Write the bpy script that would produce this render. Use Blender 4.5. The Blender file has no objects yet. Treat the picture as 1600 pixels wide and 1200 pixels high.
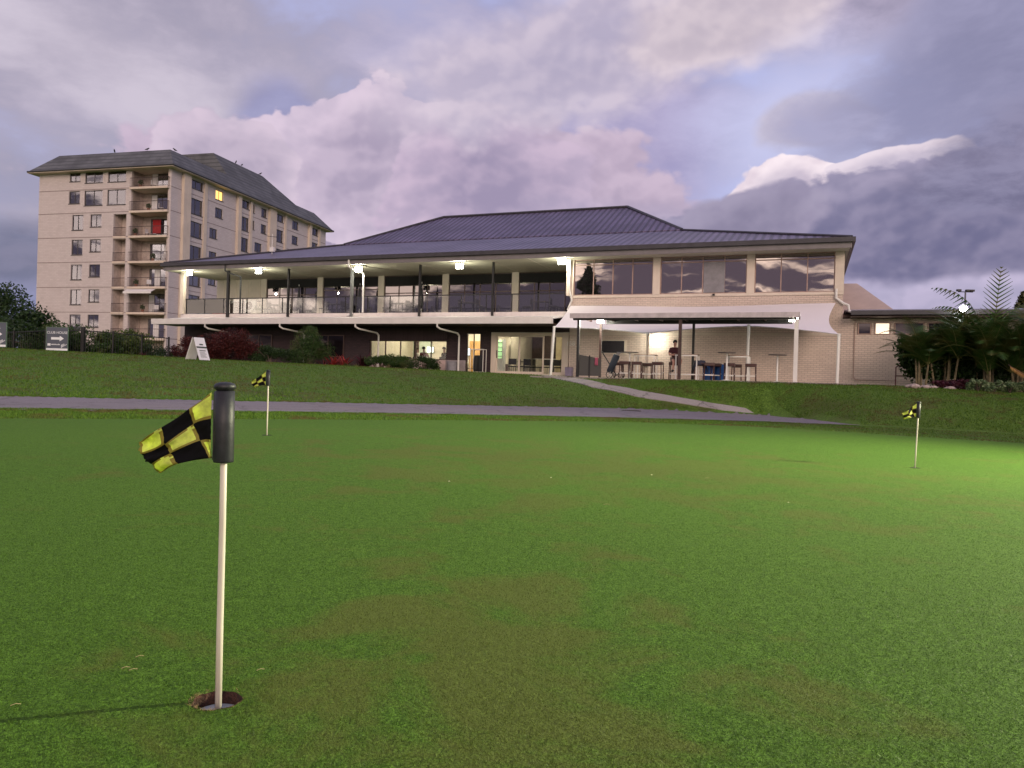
import bpy, bmesh, math, random
import numpy as np
from mathutils import Vector, Matrix
random.seed(7); rng = np.random.default_rng(7)
S = bpy.context.scene
COL = S.collection

# ------------------------------------------------------------------ camera
CAMH = 0.78; ROLL = 0.029; F = 1200.0
cam = bpy.data.cameras.new('camera'); cam_o = bpy.data.objects.new('camera', cam); COL.objects.link(cam_o)
cam.sensor_width = 36; cam.lens = 27.0; cam.clip_start = 0.02; cam.clip_end = 4000
cr, sr = math.cos(ROLL), math.sin(ROLL)
X = Vector((cr, 0, sr)); Zv = Vector((-sr, 0, cr)); B = Vector((0, -1, 0))
cam_o.matrix_world = Matrix(((X.x, Zv.x, B.x, 0), (X.y, Zv.y, B.y, 0), (X.z, Zv.z, B.z, CAMH), (0, 0, 0, 1)))
S.camera = cam_o
S.view_settings.view_transform = 'Standard'; S.view_settings.look = 'None'
S.view_settings.exposure = .14; S.view_settings.gamma = 1
S.cycles.max_bounces = 6; S.cycles.diffuse_bounces = 2; S.cycles.glossy_bounces = 3
S.cycles.transparent_max_bounces = 8; S.cycles.caustics_reflective = False; S.cycles.caustics_refractive = False
try: S.cycles.use_denoising = True
except Exception: pass

def ray(u, v):
    cx = (u - 800) / F; cz = -(v - 600) / F
    return np.array([cx * cr - cz * sr, 1.0, cx * sr + cz * cr])

# ------------------------------------------------------------------ node helper
class NT:
    def __init__(s, tree): s.t = tree; s.n = tree.nodes; s.l = tree.links
    def new(s, typ, **kw):
        n = s.n.new(typ)
        for k, v in kw.items(): setattr(n, k, v)
        return n
    def put(s, sock, val):
        if val is None: return
        if isinstance(val, bpy.types.NodeSocket): s.l.new(val, sock)
        elif isinstance(val, (tuple, list)) and len(val) == 3 and sock.type == 'RGBA': sock.default_value = (*val, 1)
        else: sock.default_value = val
    def math(s, op, a, b=None, c=None, clamp=False):
        n = s.new('ShaderNodeMath', operation=op, use_clamp=clamp)
        s.put(n.inputs[0], a); s.put(n.inputs[1], b); s.put(n.inputs[2], c); return n.outputs[0]
    def vm(s, op, a, b=None):
        n = s.new('ShaderNodeVectorMath', operation=op)
        s.put(n.inputs[0], a); s.put(n.inputs[1], b)
        return n.outputs['Value'] if op in ('LENGTH', 'DOT_PRODUCT', 'DISTANCE') else n.outputs[0]
    def noise(s, vec, scale=5, detail=4, rough=.5, dist=0, out='Fac'):
        n = s.new('ShaderNodeTexNoise'); s.put(n.inputs['Vector'], vec); s.put(n.inputs['Scale'], scale)
        s.put(n.inputs['Detail'], detail); s.put(n.inputs['Roughness'], rough); s.put(n.inputs['Distortion'], dist)
        return n.outputs[out]
    def mr(s, v, a, b, c=0., d=1., smooth=True):
        n = s.new('ShaderNodeMapRange', interpolation_type='SMOOTHSTEP' if smooth else 'LINEAR')
        for i, x in enumerate((v, a, b, c, d)): s.put(n.inputs[i], x)
        return n.outputs[0]
    def mix(s, f, a, b, mode='MIX'):
        n = s.new('ShaderNodeMix', data_type='RGBA', blend_type=mode)
        s.put(n.inputs[0], f); s.put(n.inputs[6], a); s.put(n.inputs[7], b); return n.outputs[2]
    def comb(s, x, y, z):
        n = s.new('ShaderNodeCombineXYZ')
        for i, q in enumerate((x, y, z)): s.put(n.inputs[i], q)
        return n.outputs[0]
    def sep(s, v):
        n = s.new('ShaderNodeSeparateXYZ'); s.put(n.inputs[0], v); return n.outputs

# ------------------------------------------------------------------ sky
W = bpy.data.worlds.new('World'); S.world = W; W.use_nodes = True
w = NT(W.node_tree); w.n.clear()
D = w.new('ShaderNodeTexCoord').outputs['Generated']
SUN_EL, SUN_ROT = 20.0, 168.0           # the sun sits low behind the photographer
sky = w.new('ShaderNodeTexSky', sky_type='NISHITA', sun_disc=False)
sky.sun_elevation = math.radians(SUN_EL); sky.sun_rotation = math.radians(SUN_ROT)
def pdir(px, py):
    r = ray(px, py); return r / np.linalg.norm(r)
warp = w.noise(D, 4.0, 3, .55, 0, 'Color')
warp = w.vm('SUBTRACT', warp, (.5, .5, .5))
Dw = w.vm('ADD', D, w.vm('MULTIPLY', warp, (.10, .10, .07)))
dx, dy, dz = w.sep(D)
Dst = w.vm('MULTIPLY', Dw, (1, 1, 2.2))
nbig = w.noise(Dst, 2.6, 5, .5)
nmid = w.noise(Dst, 6.5, 6, .58)
nfin = w.noise(Dst, 17, 6, .6)
base = w.mix(w.mr(dz, .0, .6), (.50, .50, .76), (.46, .48, .78))
base = w.mix(.78, w.mix(1, sky.outputs[0], (.12, .10, .12), 'MULTIPLY'), base)
# high broken layer of lavender grey cloud
lay = w.math('ADD', w.math('MULTIPLY', nbig, .65), w.math('MULTIPLY', nmid, .35))
cloud = w.mix(w.mr(nmid, .35, .68), (.29, .265, .38), (.47, .405, .54))
col = w.mix(w.mr(lay, .42, .56), base, cloud)
def puffs(q, scale, det=2.):
    n = w.new('ShaderNodeTexVoronoi', feature='F1', normalize=True)
    w.put(n.inputs['Vector'], q); w.put(n.inputs['Scale'], scale); w.put(n.inputs['Detail'], det); w.put(n.inputs['Roughness'], .55)
    w.put(n.inputs['Randomness'], 1.)
    return w.math('SUBTRACT', 1.0, n.outputs['Distance'])
Dp = w.vm('ADD', D, w.vm('MULTIPLY', warp, (.05, .05, .04)))
Dp = w.vm('MULTIPLY', Dp, (1, 1, 1.35))
pf = puffs(Dp, 10., 3.); pf2 = puffs(w.vm('ADD', Dp, (-.008, 0, .016)), 10., 3.)
lit = w.mr(w.math('SUBTRACT', pf, pf2), -.09, .10)            # 1 on the upper sides of the billows
def blob(px, py, rx, ry, tilt=0.0, q=Dw):
    """1 at the middle of an ellipse of sky round a direction, falling to 0 and below at its rim"""
    c = pdir(px, py); v = w.vm('SUBTRACT', q, tuple(float(k) for k in c))
    vx, vy, vz = w.sep(v)
    ct, st = math.cos(tilt), math.sin(tilt)
    ax = w.math('ADD', w.math('MULTIPLY', vx, ct / (rx / F)), w.math('MULTIPLY', vz, st / (rx / F)))
    az = w.math('ADD', w.math('MULTIPLY', vx, -st / (ry / F)), w.math('MULTIPLY', vz, ct / (ry / F)))
    return w.math('SUBTRACT', 1.0, w.vm('LENGTH', w.comb(ax, w.math('MULTIPLY', vy, .8), az)))
def paint(col, b, c_hi, c_lo, soft=(.0, .5), amp=1.0, n=None, opac=1.0, relief=None):
    n = nmid if n is None else n
    dens = w.math('ADD', b, w.math('MULTIPLY', w.math('SUBTRACT', n, .5), amp * 2))
    m = w.math('MULTIPLY', w.mr(dens, soft[0], soft[1]), opac)
    c = w.mix(w.mr(nfin if relief is None else relief, .36, .66), c_lo, c_hi)
    return w.mix(m, col, c)
def cumulus(col, b, hi, mid, lo, amp=.55, soft=(.0, .16), opac=1.0, depth=.75):
    """billowed cloud: pale rim and upper sides, greyer heart"""
    dens = w.math('ADD', b, w.math('MULTIPLY', w.math('SUBTRACT', pf, .62), amp * 2))
    dens = w.math('ADD', dens, w.math('MULTIPLY', w.math('SUBTRACT', nmid, .5), amp * .9))
    m = w.math('MULTIPLY', w.mr(dens, soft[0], soft[1]), opac)
    heart = w.mr(dens, soft[0] + .05, depth)
    c = w.mix(w.math('MULTIPLY', lit, w.math('SUBTRACT', 1.0, w.math('MULTIPLY', heart, .55))), w.mix(heart, mid, lo), hi)
    return w.mix(m, col, c)
# left: soft pale overcast, darker towards the horizon
col = paint(col, blob(250, 130, 640, 330), (.47, .42, .53), (.36, .33, .43), (0, .7), .6, opac=.95, relief=nmid)
col = paint(col, blob(120, 80, 380, 110, -.3), (.62, .56, .65), (.52, .465, .56), (.0, .9), .5, opac=.65, relief=nmid)
col = paint(col, blob(40, 310, 420, 100, -.1), (.36, .33, .42), (.28, .265, .36), (0, .8), .5, opac=.7, relief=nmid)
col = paint(col, blob(-40, 410, 240, 60), (.19, .19, .28), (.14, .15, .23), (0, .6), .4, opac=.85)
col = paint(col, blob(-20, 510, 300, 70), (.26, .28, .47), (.21, .23, .39), (0, .6), .3, opac=.8)
# middle: large rosy cumulus over the ridge with a blue grey notch beside it
col = paint(col, blob(760, 110, 300, 150, .1), (.44, .41, .58), (.36, .34, .51), (0, .8), .4, opac=.8, relief=nmid)
col = paint(col, blob(455, 190, 90, 75, -.5), (.32, .32, .52), (.26, .255, .43), (0, .5), .35, opac=.9, relief=nmid)
col = paint(col, blob(980, 230, 260, 130, .1), (.42, .38, .58), (.33, .30, .50), (0, .7), .5, opac=.85, relief=nmid)
col = cumulus(col, blob(640, 370, 420, 180), (.56, .45, .57), (.46, .37, .49), (.28, .24, .35), soft=(.0, .10))
col = cumulus(col, blob(590, 265, 210, 95), (.68, .56, .68), (.56, .47, .59), (.38, .32, .44), soft=(.02, .07), amp=.7)
col = cumulus(col, blob(370, 240, 100, 62), (.63, .52, .63), (.52, .44, .55), (.40, .34, .45), soft=(.02, .09), amp=.6)
col = cumulus(col, blob(770, 320, 150, 110), (.58, .46, .59), (.45, .37, .50), (.32, .27, .40), soft=(.02, .1), amp=.65)
col = cumulus(col, blob(930, 85, 330, 90, .3), (.66, .57, .66), (.53, .465, .58), (.42, .375, .50), soft=(-.05, .45), depth=.9, opac=.9)
col = cumulus(col, blob(1140, 30, 150, 65, .15), (.74, .63, .67), (.60, .51, .58), (.50, .43, .50), soft=(-.05, .4), opac=.9)
# right: clear lavender gap with small clouds
col = paint(col, blob(1270, 190, 210, 150, .1), (.57, .585, .83), (.50, .52, .78), (0, .8), .3, opac=.85, relief=nbig)
col = cumulus(col, blob(1285, 185, 85, 38, .1), (.56, .51, .62), (.48, .44, .55), (.42, .38, .50), soft=(-.05, .3), opac=.85)
col = paint(col, blob(1540, 100, 240, 120, .5), (.37, .36, .53), (.25, .245, .385), (0, .5), .7, opac=.9, relief=nmid)
col = paint(col, blob(1640, 40, 160, 260, .2), (.30, .29, .44), (.22, .215, .34), (0, .7), .6, opac=.8, relief=nmid)
col = paint(col, blob(1020, 370, 260, 70), (.45, .40, .53), (.36, .32, .46), (0, .7), .5, opac=.8)
col = cumulus(col, blob(1235, 295, 80, 50, .05), (.92, .80, .85), (.70, .59, .67), (.44, .38, .50), soft=(.0, .08), amp=.8)
col = cumulus(col, blob(1405, 256, 72, 27, .1), (.78, .68, .76), (.66, .57, .65), (.44, .39, .51), soft=(.0, .1), amp=.8)
col = cumulus(col, blob(1480, 380, 430, 112, .1), (.36, .32, .45), (.25, .23, .35), (.155, .15, .26), soft=(.0, .09), amp=.75)
col = cumulus(col, blob(1190, 335, 110, 50), (.36, .32, .44), (.30, .265, .385), (.24, .215, .32), soft=(.0, .2))
col = paint(col, blob(1590, 250, 150, 80, .3), (.26, .245, .37), (.17, .16, .26), (0, .5), .6, opac=.85)
col = cumulus(col, blob(1490, 485, 240, 40), (.62, .54, .72), (.50, .45, .62), (.40, .37, .52), soft=(.0, .4), opac=.85)
# the evening side behind the photographer: pale gold and white between dark bars
glow = w.mr(w.vm('DOT_PRODUCT', D, (-.36, -.93, .1)), -.1, .95)
west_hi = w.mix(w.mr(dz, .0, .5), (3.0, 2.4, 2.0), (1.3, 1.08, 1.1))
wn = w.noise(w.vm('MULTIPLY', Dw, (1, 1, 4.5)), 4.4, 6, .6, .6)
gapm = w.math('ADD', wn, w.mr(w.vm('DOT_PRODUCT', D, (-.28, -.95, .10)), .985, .999, .0, -.085))
west = w.mix(w.mr(gapm, .43, .52), west_hi, (.26, .21, .28))
col = w.mix(glow, col, west)
below = w.mr(dz, -.01, -.06)
col = w.mix(below, col, (.04, .06, .03))
col = w.mix(1, col, (10, 10, 10), 'MULTIPLY')
bg = w.new('ShaderNodeBackground'); w.put(bg.inputs[0], col); bg.inputs[1].default_value = .1
w.l.new(bg.outputs[0], w.new('ShaderNodeOutputWorld').inputs[0])
W.cycles.sampling_method = 'MANUAL'; W.cycles.sample_map_resolution = 512

sun = bpy.data.lights.new('sun', 'SUN'); sun.energy = 1.3; sun.angle = math.radians(25); sun.color = (1, .78, .64)
sun_o = bpy.data.objects.new('sun', sun); COL.objects.link(sun_o)
sd = Vector((math.sin(math.radians(SUN_ROT)) * math.cos(math.radians(SUN_EL)), math.cos(math.radians(SUN_ROT)) * math.cos(math.radians(SUN_EL)), math.sin(math.radians(SUN_EL))))
sun_o.rotation_euler = sd.to_track_quat('Z', 'Y').to_euler()

# ------------------------------------------------------------------ materials
MC = {}
def _base(name):
    m = bpy.data.materials.new(name); m.use_nodes = True; t = NT(m.node_tree)
    return m, t, t.n['Principled BSDF']
def mat(name, c, rough=.6, metal=0, var=.15, scale=3, bump=0, bscale=30, spec=.5, dirt=0, stretch=(1, 1, 1)):
    if name in MC: return MC[name]
    m, t, p = _base(name)
    O = t.new('ShaderNodeTexCoord').outputs['Object']
    V = t.vm('MULTIPLY', O, stretch)
    n = t.noise(V, scale, 5, .6)
    c2 = tuple(k * (1 - var) for k in c); c1 = tuple(min(1, k * (1 + var)) for k in c)
    cc = t.mix(t.mr(n, .3, .7), c2, c1)
    if dirt:
        dn = t.noise(t.vm('MULTIPLY', O, (1.5, 1.5, .35)), 2.2, 6, .65)
        cc = t.mix(t.math('MULTIPLY', t.mr(dn, .5, .75), dirt), cc, tuple(k * .45 for k in c))
    t.put(p.inputs['Base Color'], cc); p.inputs['Roughness'].default_value = rough; p.inputs['Metallic'].default_value = metal
    p.inputs['Specular IOR Level'].default_value = spec
    if bump:
        b = t.new('ShaderNodeBump'); b.inputs['Strength'].default_value = bump; b.inputs['Distance'].default_value = .02
        t.put(b.inputs['Height'], t.noise(V, bscale, 4, .6)); t.l.new(b.outputs[0], p.inputs['Normal'])
    MC[name] = m; return m
def emit(name, c, s):
    if name in MC: return MC[name]
    m, t, p = _base(name); p.inputs['Base Color'].default_value = (*c, 1)
    p.inputs['Emission Color'].default_value = (*c, 1); p.inputs['Emission Strength'].default_value = s
    MC[name] = m; return m
def brick(name, c1, c2, mortar, bw=.24, bh=.086, bump=.5, dirt=.25):
    if name in MC: return MC[name]
    m, t, p = _base(name)
    x, y, z = t.sep(t.new('ShaderNodeTexCoord').outputs['Object'])
    V = t.comb(t.math('ADD', x, y), z, 0)
    b = t.new('ShaderNodeTexBrick'); t.put(b.inputs['Vector'], V)
    b.inputs['Color1'].default_value = (*c1, 1); b.inputs['Color2'].default_value = (*c2, 1); b.inputs['Mortar'].default_value = (*mortar, 1)
    b.inputs['Scale'].default_value = 1; b.inputs['Brick Width'].default_value = bw; b.inputs['Row Height'].default_value = bh
    b.inputs['Mortar Size'].default_value = .012; b.inputs['Mortar Smooth'].default_value = .3; b.inputs['Bias'].default_value = 0
    n = t.noise(V, .8, 6, .65)
    cc = t.mix(t.math('MULTIPLY', t.mr(n, .5, .8), dirt), b.outputs['Color'], tuple(k * .55 for k in c2))
    t.put(p.inputs['Base Color'], cc); p.inputs['Roughness'].default_value = .85
    bm_ = t.new('ShaderNodeBump'); bm_.inputs['Strength'].default_value = bump; bm_.inputs['Distance'].default_value = .01; bm_.invert = True
    t.put(bm_.inputs['Height'], b.outputs['Fac']); t.l.new(bm_.outputs[0], p.inputs['Normal'])
    MC[name] = m; return m
def roofmat(name, c, pitch, axis=0, rough=.45, metal=.4, bump=.8, var=.2, lap=False):
    """ribbed metal or lapped tile: ribs run across the given object axis"""
    if name in MC: return MC[name]
    m, t, p = _base(name)
    O = t.new('ShaderNodeTexCoord').outputs['Object']; s = t.sep(O)
    ph = t.math('FRACT', t.math('MULTIPLY', s[axis], 1 / pitch))
    h = t.mr(t.math('ABSOLUTE', t.math('SUBTRACT', ph, .5)), .18, .36) if not lap else ph
    n = t.noise(O, .5, 5, .6); n2 = t.noise(O, 9, 3, .6)
    cc = t.mix(t.mr(n, .35, .65), tuple(k * (1 - var) for k in c), tuple(k * (1 + var) for k in c))
    cc = t.mix(t.math('MULTIPLY', t.mr(n2, .45, .7), .18), cc, tuple(k * .5 for k in c))
    if lap: cc = t.mix(t.mr(ph, .0, .40, .9, 0), cc, tuple(k * .45 for k in c))
    else: cc = t.mix(t.mr(t.math('ABSOLUTE', t.math('SUBTRACT', ph, .5)), .22, .40, 0, .85), cc, tuple(k * .38 for k in c))
    t.put(p.inputs['Base Color'], cc); p.inputs['Roughness'].default_value = rough; p.inputs['Metallic'].default_value = metal
    b = t.new('ShaderNodeBump'); b.inputs['Strength'].default_value = bump; b.inputs['Distance'].default_value = .035
    t.put(b.inputs['Height'], h); t.l.new(b.outputs[0], p.inputs['Normal'])
    MC[name] = m; return m
def glassmat(name, refl, tint=(.7, .7, .72), dark=(.012, .012, .015), clear=0., wob=.015):
    """window glass: reflects the sky; behind it either a dark room or, where clear > 0, what is really there"""
    if name in MC: return MC[name]
    m = bpy.data.materials.new(name); m.use_nodes = True; t = NT(m.node_tree); t.n.clear()
    out = t.new('ShaderNodeOutputMaterial')
    O = t.new('ShaderNodeTexCoord').outputs['Object']
    bp = t.new('ShaderNodeBump'); bp.inputs['Strength'].default_value = wob * 10; bp.inputs['Distance'].default_value = .01
    t.put(bp.inputs['Height'], t.noise(O, .9, 2, .5))
    g = t.new('ShaderNodeBsdfGlossy'); t.put(g.inputs['Color'], tint); g.inputs['Roughness'].default_value = .015
    t.l.new(bp.outputs[0], g.inputs['Normal'])
    d = t.new('ShaderNodeBsdfDiffuse'); t.put(d.inputs['Color'], dark)
    body = d.outputs[0]
    if clear > 0:
        tr = t.new('ShaderNodeBsdfTransparent'); tr.inputs[0].default_value = (.93, .95, .94, 1)
        mx = t.new('ShaderNodeMixShader'); mx.inputs[0].default_value = clear
        t.l.new(d.outputs[0], mx.inputs[1]); t.l.new(tr.outputs[0], mx.inputs[2]); body = mx.outputs[0]
    fr = t.new('ShaderNodeFresnel'); fr.inputs['IOR'].default_value = 1.5
    mx = t.new('ShaderNodeMixShader'); t.put(mx.inputs[0], t.math('ADD', fr.outputs[0], refl, clamp=True))
    t.l.new(body, mx.inputs[1]); t.l.new(g.outputs[0], mx.inputs[2]); t.l.new(mx.outputs[0], out.inputs[0])
    MC[name] = m; return m
def leafmat(name, a, b, c=None, rough=.5, trans=.25, mask=None):
    if name in MC: return MC[name]
    m, t, p = _base(name)
    g = t.new('ShaderNodeNewGeometry'); r = g.outputs['Random Per Island']
    O = t.new('ShaderNodeTexCoord').outputs['Object']
    cc = t.mix(r, a, b)
    if mask: cc = t.mix(t.math('MULTIPLY', mask(t, O), .65), cc, t.mix(r, tuple(k * .55 for k in c), tuple(k * 1.4 for k in c)))
    elif c: cc = t.mix(t.mr(t.noise(O, 1.1, 3, .5), .5, .62), cc, c)
    t.put(p.inputs['Base Color'], cc); p.inputs['Roughness'].default_value = rough
    p.inputs['Specular IOR Level'].default_value = .12 if 'blades' in name else .3
    tl = t.new('ShaderNodeBsdfTranslucent'); t.put(tl.inputs[0], cc)
    mx = t.new('ShaderNodeMixShader'); mx.inputs[0].default_value = trans
    t.l.new(p.outputs[0], mx.inputs[1]); t.l.new(tl.outputs[0], mx.inputs[2])
    t.l.new(mx.outputs[0], t.n['Material Output'].inputs[0])
    MC[name] = m; return m

# ------------------------------------------------------------------ mesh builder
class MB:
    def __init__(s): s.v = []; s.f = []; s.mi = []; s.m = 0; s.sm = False
    def add(s, vs, fs, mi=None):
        o = len(s.v); s.v += [tuple(map(float, p)) for p in vs]
        s.f += [tuple(i + o for i in f) for f in fs]; s.mi += [s.m if mi is None else mi] * len(fs); return s
    def box(s, x0, x1, y0, y1, z0, z1, mi=None):
        return s.add([(x0, y0, z0), (x1, y0, z0), (x1, y1, z0), (x0, y1, z0), (x0, y0, z1), (x1, y0, z1), (x1, y1, z1), (x0, y1, z1)],
                     [(0, 3, 2, 1), (4, 5, 6, 7), (0, 1, 5, 4), (1, 2, 6, 5), (2, 3, 7, 6), (3, 0, 4, 7)], mi)
    def quad(s, *p, mi=None): return s.add(p, [tuple(range(len(p)))], mi)
    def slab(s, top, th):
        """thick polygon: top outline given, thickness down"""
        n = len(top); bot = [(p[0], p[1], p[2] - th) for p in top]
        return s.add(list(top) + bot, [tuple(range(n)), tuple(range(2 * n - 1, n - 1, -1))] + [(i, i + n, (i + 1) % n + n, (i + 1) % n) for i in range(n)])
    def prism(s, prof, a, b, axis=0):
        """profile of (p, q) extruded along axis 0 (x) or 1 (y)"""
        n = len(prof)
        mk = (lambda t, p: (t, p[0], p[1])) if axis == 0 else (lambda t, p: (p[0], t, p[1]))
        return s.add([mk(a, p) for p in prof] + [mk(b, p) for p in prof],
                     [tuple(range(n)), tuple(range(2 * n - 1, n - 1, -1))] + [(i, i + n, (i + 1) % n + n, (i + 1) % n) for i in range(n)])
    def tube(s, pts, r, n=8, caps=True):
        pts = [Vector(p) for p in pts]; rr = r if isinstance(r, (list, tuple)) else [r] * len(pts); vs = []
        if len(rr) != len(pts): rr = [float(q) for q in np.interp(np.linspace(0, 1, len(pts)), np.linspace(0, 1, len(rr)), rr)]
        up = None
        for i, p in enumerate(pts):
            d = ((pts[i + 1] - p).normalized() if i < len(pts) - 1 else Vector()) + ((p - pts[i - 1]).normalized() if i else Vector())
            d.normalize()
            if up is None: up = Vector((0, 0, 1)) if abs(d.z) < .9 else Vector((1, 0, 0))
            a = d.cross(up).normalized(); b = d.cross(a).normalized(); up = -b if False else up
            for k in range(n):
                t = 2 * math.pi * k / n; vs.append(p + (a * math.cos(t) + b * math.sin(t)) * rr[i])
        fs = [(i * n + k, i * n + (k + 1) % n, (i + 1) * n + (k + 1) % n, (i + 1) * n + k) for i in range(len(pts) - 1) for k in range(n)]
        if caps: fs += [tuple(range(n - 1, -1, -1)), tuple((len(pts) - 1) * n + k for k in range(n))]
        return s.add(vs, fs)
    def lathe(s, prof, n=24, c=(0, 0, 0)):
        vs = [(c[0] + r * math.cos(2 * math.pi * k / n), c[1] + r * math.sin(2 * math.pi * k / n), c[2] + z) for r, z in prof for k in range(n)]
        fs = [(i * n + k, i * n + (k + 1) % n, (i + 1) * n + (k + 1) % n, (i + 1) * n + k) for i in range(len(prof) - 1) for k in range(n)]
        fs += [tuple(range(n - 1, -1, -1)), tuple((len(prof) - 1) * n + k for k in range(n))]
        return s.add(vs, fs)
    def build(s, name, mats, parent=None, smooth=False, loc=None, bevel=0):
        me = bpy.data.meshes.new(name); me.from_pydata(s.v, [], s.f)
        for m in (mats if isinstance(mats, (list, tuple)) else [mats]): me.materials.append(m)
        me.polygons.foreach_set('material_index', s.mi)
        if smooth: me.polygons.foreach_set('use_smooth', [True] * len(s.f))
        me.update(); o = bpy.data.objects.new(name, me); COL.objects.link(o)
        if parent: o.parent = parent
        if loc: o.location = loc
        if bevel:
            b = o.modifiers.new('bevel', 'BEVEL'); b.width = bevel; b.segments = 2; b.limit_method = 'ANGLE'
        return o
def npmesh(name, verts, faces_n, mats, parent=None, smooth=False):
    """verts (N,3) in consecutive faces of faces_n vertices each"""
    me = bpy.data.meshes.new(name); nv = len(verts); nf = nv // faces_n
    me.vertices.add(nv); me.vertices.foreach_set('co', np.ascontiguousarray(verts, dtype=np.float32).ravel())
    me.loops.add(nv); me.loops.foreach_set('vertex_index', np.arange(nv, dtype=np.int32))
    me.polygons.add(nf); me.polygons.foreach_set('loop_start', np.arange(nf, dtype=np.int32) * faces_n)
    me.update(calc_edges=True)
    for m in (mats if isinstance(mats, (list, tuple)) else [mats]): me.materials.append(m)
    o = bpy.data.objects.new(name, me); COL.objects.link(o)
    if parent: o.parent = parent
    return o
def tag(o, label=None, cat=None, group=None, kind=None):
    for k, v in (('label', label), ('category', cat), ('group', group), ('kind', kind)):
        if v: o[k] = v
    return o
def empty(name, label, cat, loc=(0, 0, 0), rz=0., group=None):
    o = bpy.data.objects.new(name, None); COL.objects.link(o); o.location = loc; o.rotation_euler = (0, 0, rz)
    return tag(o, label, cat, group)
def copy_tree(o, parent=None):
    c = o.copy(); COL.objects.link(c)
    if parent: c.parent = parent
    for ch in list(o.children): copy_tree(ch, c)
    return c
def place(o, loc, rz=0., label=None):
    o.location = loc; o.rotation_euler = (o.rotation_euler[0], o.rotation_euler[1], rz)
    if label: o['label'] = label
    return o

# ------------------------------------------------------------------ terrain
def gp(x, y):
    x = np.clip(x, -14, 14); y = np.clip(y, -6, 17)
    return -.0204 * (x + .68) + .0082 * (y - 1.77)
def plane_d(px, py, extra=0.):
    r = ray(px, py)      # CAMH + t*r2 = g(t*r0, t*r1)+extra
    return (CAMH - extra + .0204 * .68 + .0082 * 1.77) / (-r[2] - .0204 * r[0] + .0082)
ST = [  # px, green edge y, path near y, path far y, crest distance, crest y
 (-300, 654, 637, 615, 32, 537), (0, 655, 639, 620, 33, 545), (200, 655.5, 641.5, 624, 35, 555.5), (400, 656, 644, 628, 37, 566),
 (600, 657, 646.5, 630.5, 37.5, 575), (800, 658, 650, 633, 36.2, 584.6), (885, 658.8, 651.5, 634, 33.8, 588.6), (915, 659, 652, 634.5, 32.2, 590.8),
 (1000, 660.5, 653.5, 636, 30.5, 592.5), (1200, 668, 658, 645.5, 28.8, 597.5), (1350, 677.5, 664, 663, 28, 602), (1450, 684, 669, 668.5, 27.5, 606),
 (1600, 693, 677, 676.8, 25, 618), (1900, 712, 695, 694.8, 24, 634)]
sa = np.array([(p[0] - 800) / F for p in ST])
s_ge = np.array([plane_d(p[0], p[1]) for p in ST]); s_pn = np.array([plane_d(p[0], p[2]) for p in ST])
s_pf = np.array([plane_d(p[0], p[3]) for p in ST]); s_dc = np.array([p[4] for p in ST], float)
s_zc = np.array([CAMH + p[4] * ray(p[0], p[5])[2] for p in ST])
ia = lambda a, arr: np.interp(a, sa, arr)
def terr(x, y):
    x = np.asarray(x, float); y = np.asarray(y, float)
    a = np.clip(x / np.maximum(y, 3.), sa[0], sa[-1])
    pf, dc, zc = ia(a, s_pf), ia(a, s_dc), ia(a, s_zc)
    z0 = gp(a * pf, pf)
    s = np.clip((y - pf) / (dc - pf), 0, 1)
    sm = .55 * (1 - (1 - s) ** 2) + .45 * s * s * (3 - 2 * s)
    zb = z0 + (zc - z0) * sm
    after = np.clip((y - dc) / 5, 0, 1); after = after * after * (3 - 2 * after)
    zb = zb + (np.minimum(1.12, np.where(zc < 1.1, 1.12, 1.12)) - zb) * after
    z = np.where(y < pf, gp(x, y), zb)
    return z
def hit(px, py, lo=1., hi=60.):
    r = ray(px, py); t = np.linspace(lo, hi, 6000)
    P = r[None, :] * t[:, None]; P[:, 2] += CAMH
    below = P[:, 2] <= terr(P[:, 0], P[:, 1]); i = int(np.argmax(below)) if below.any() else -1
    return P[i]
def gz(x, y): return float(terr(x, y))
def at(px, d, z=None):
    """world point on the terrain in the direction of a column of the picture, d metres out"""
    x = (px - 800) / F * d
    x = (px - 800) / F * d - (0 if z is None else 0)
    return Vector((x, d, gz(x, d) if z is None else z))

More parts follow.
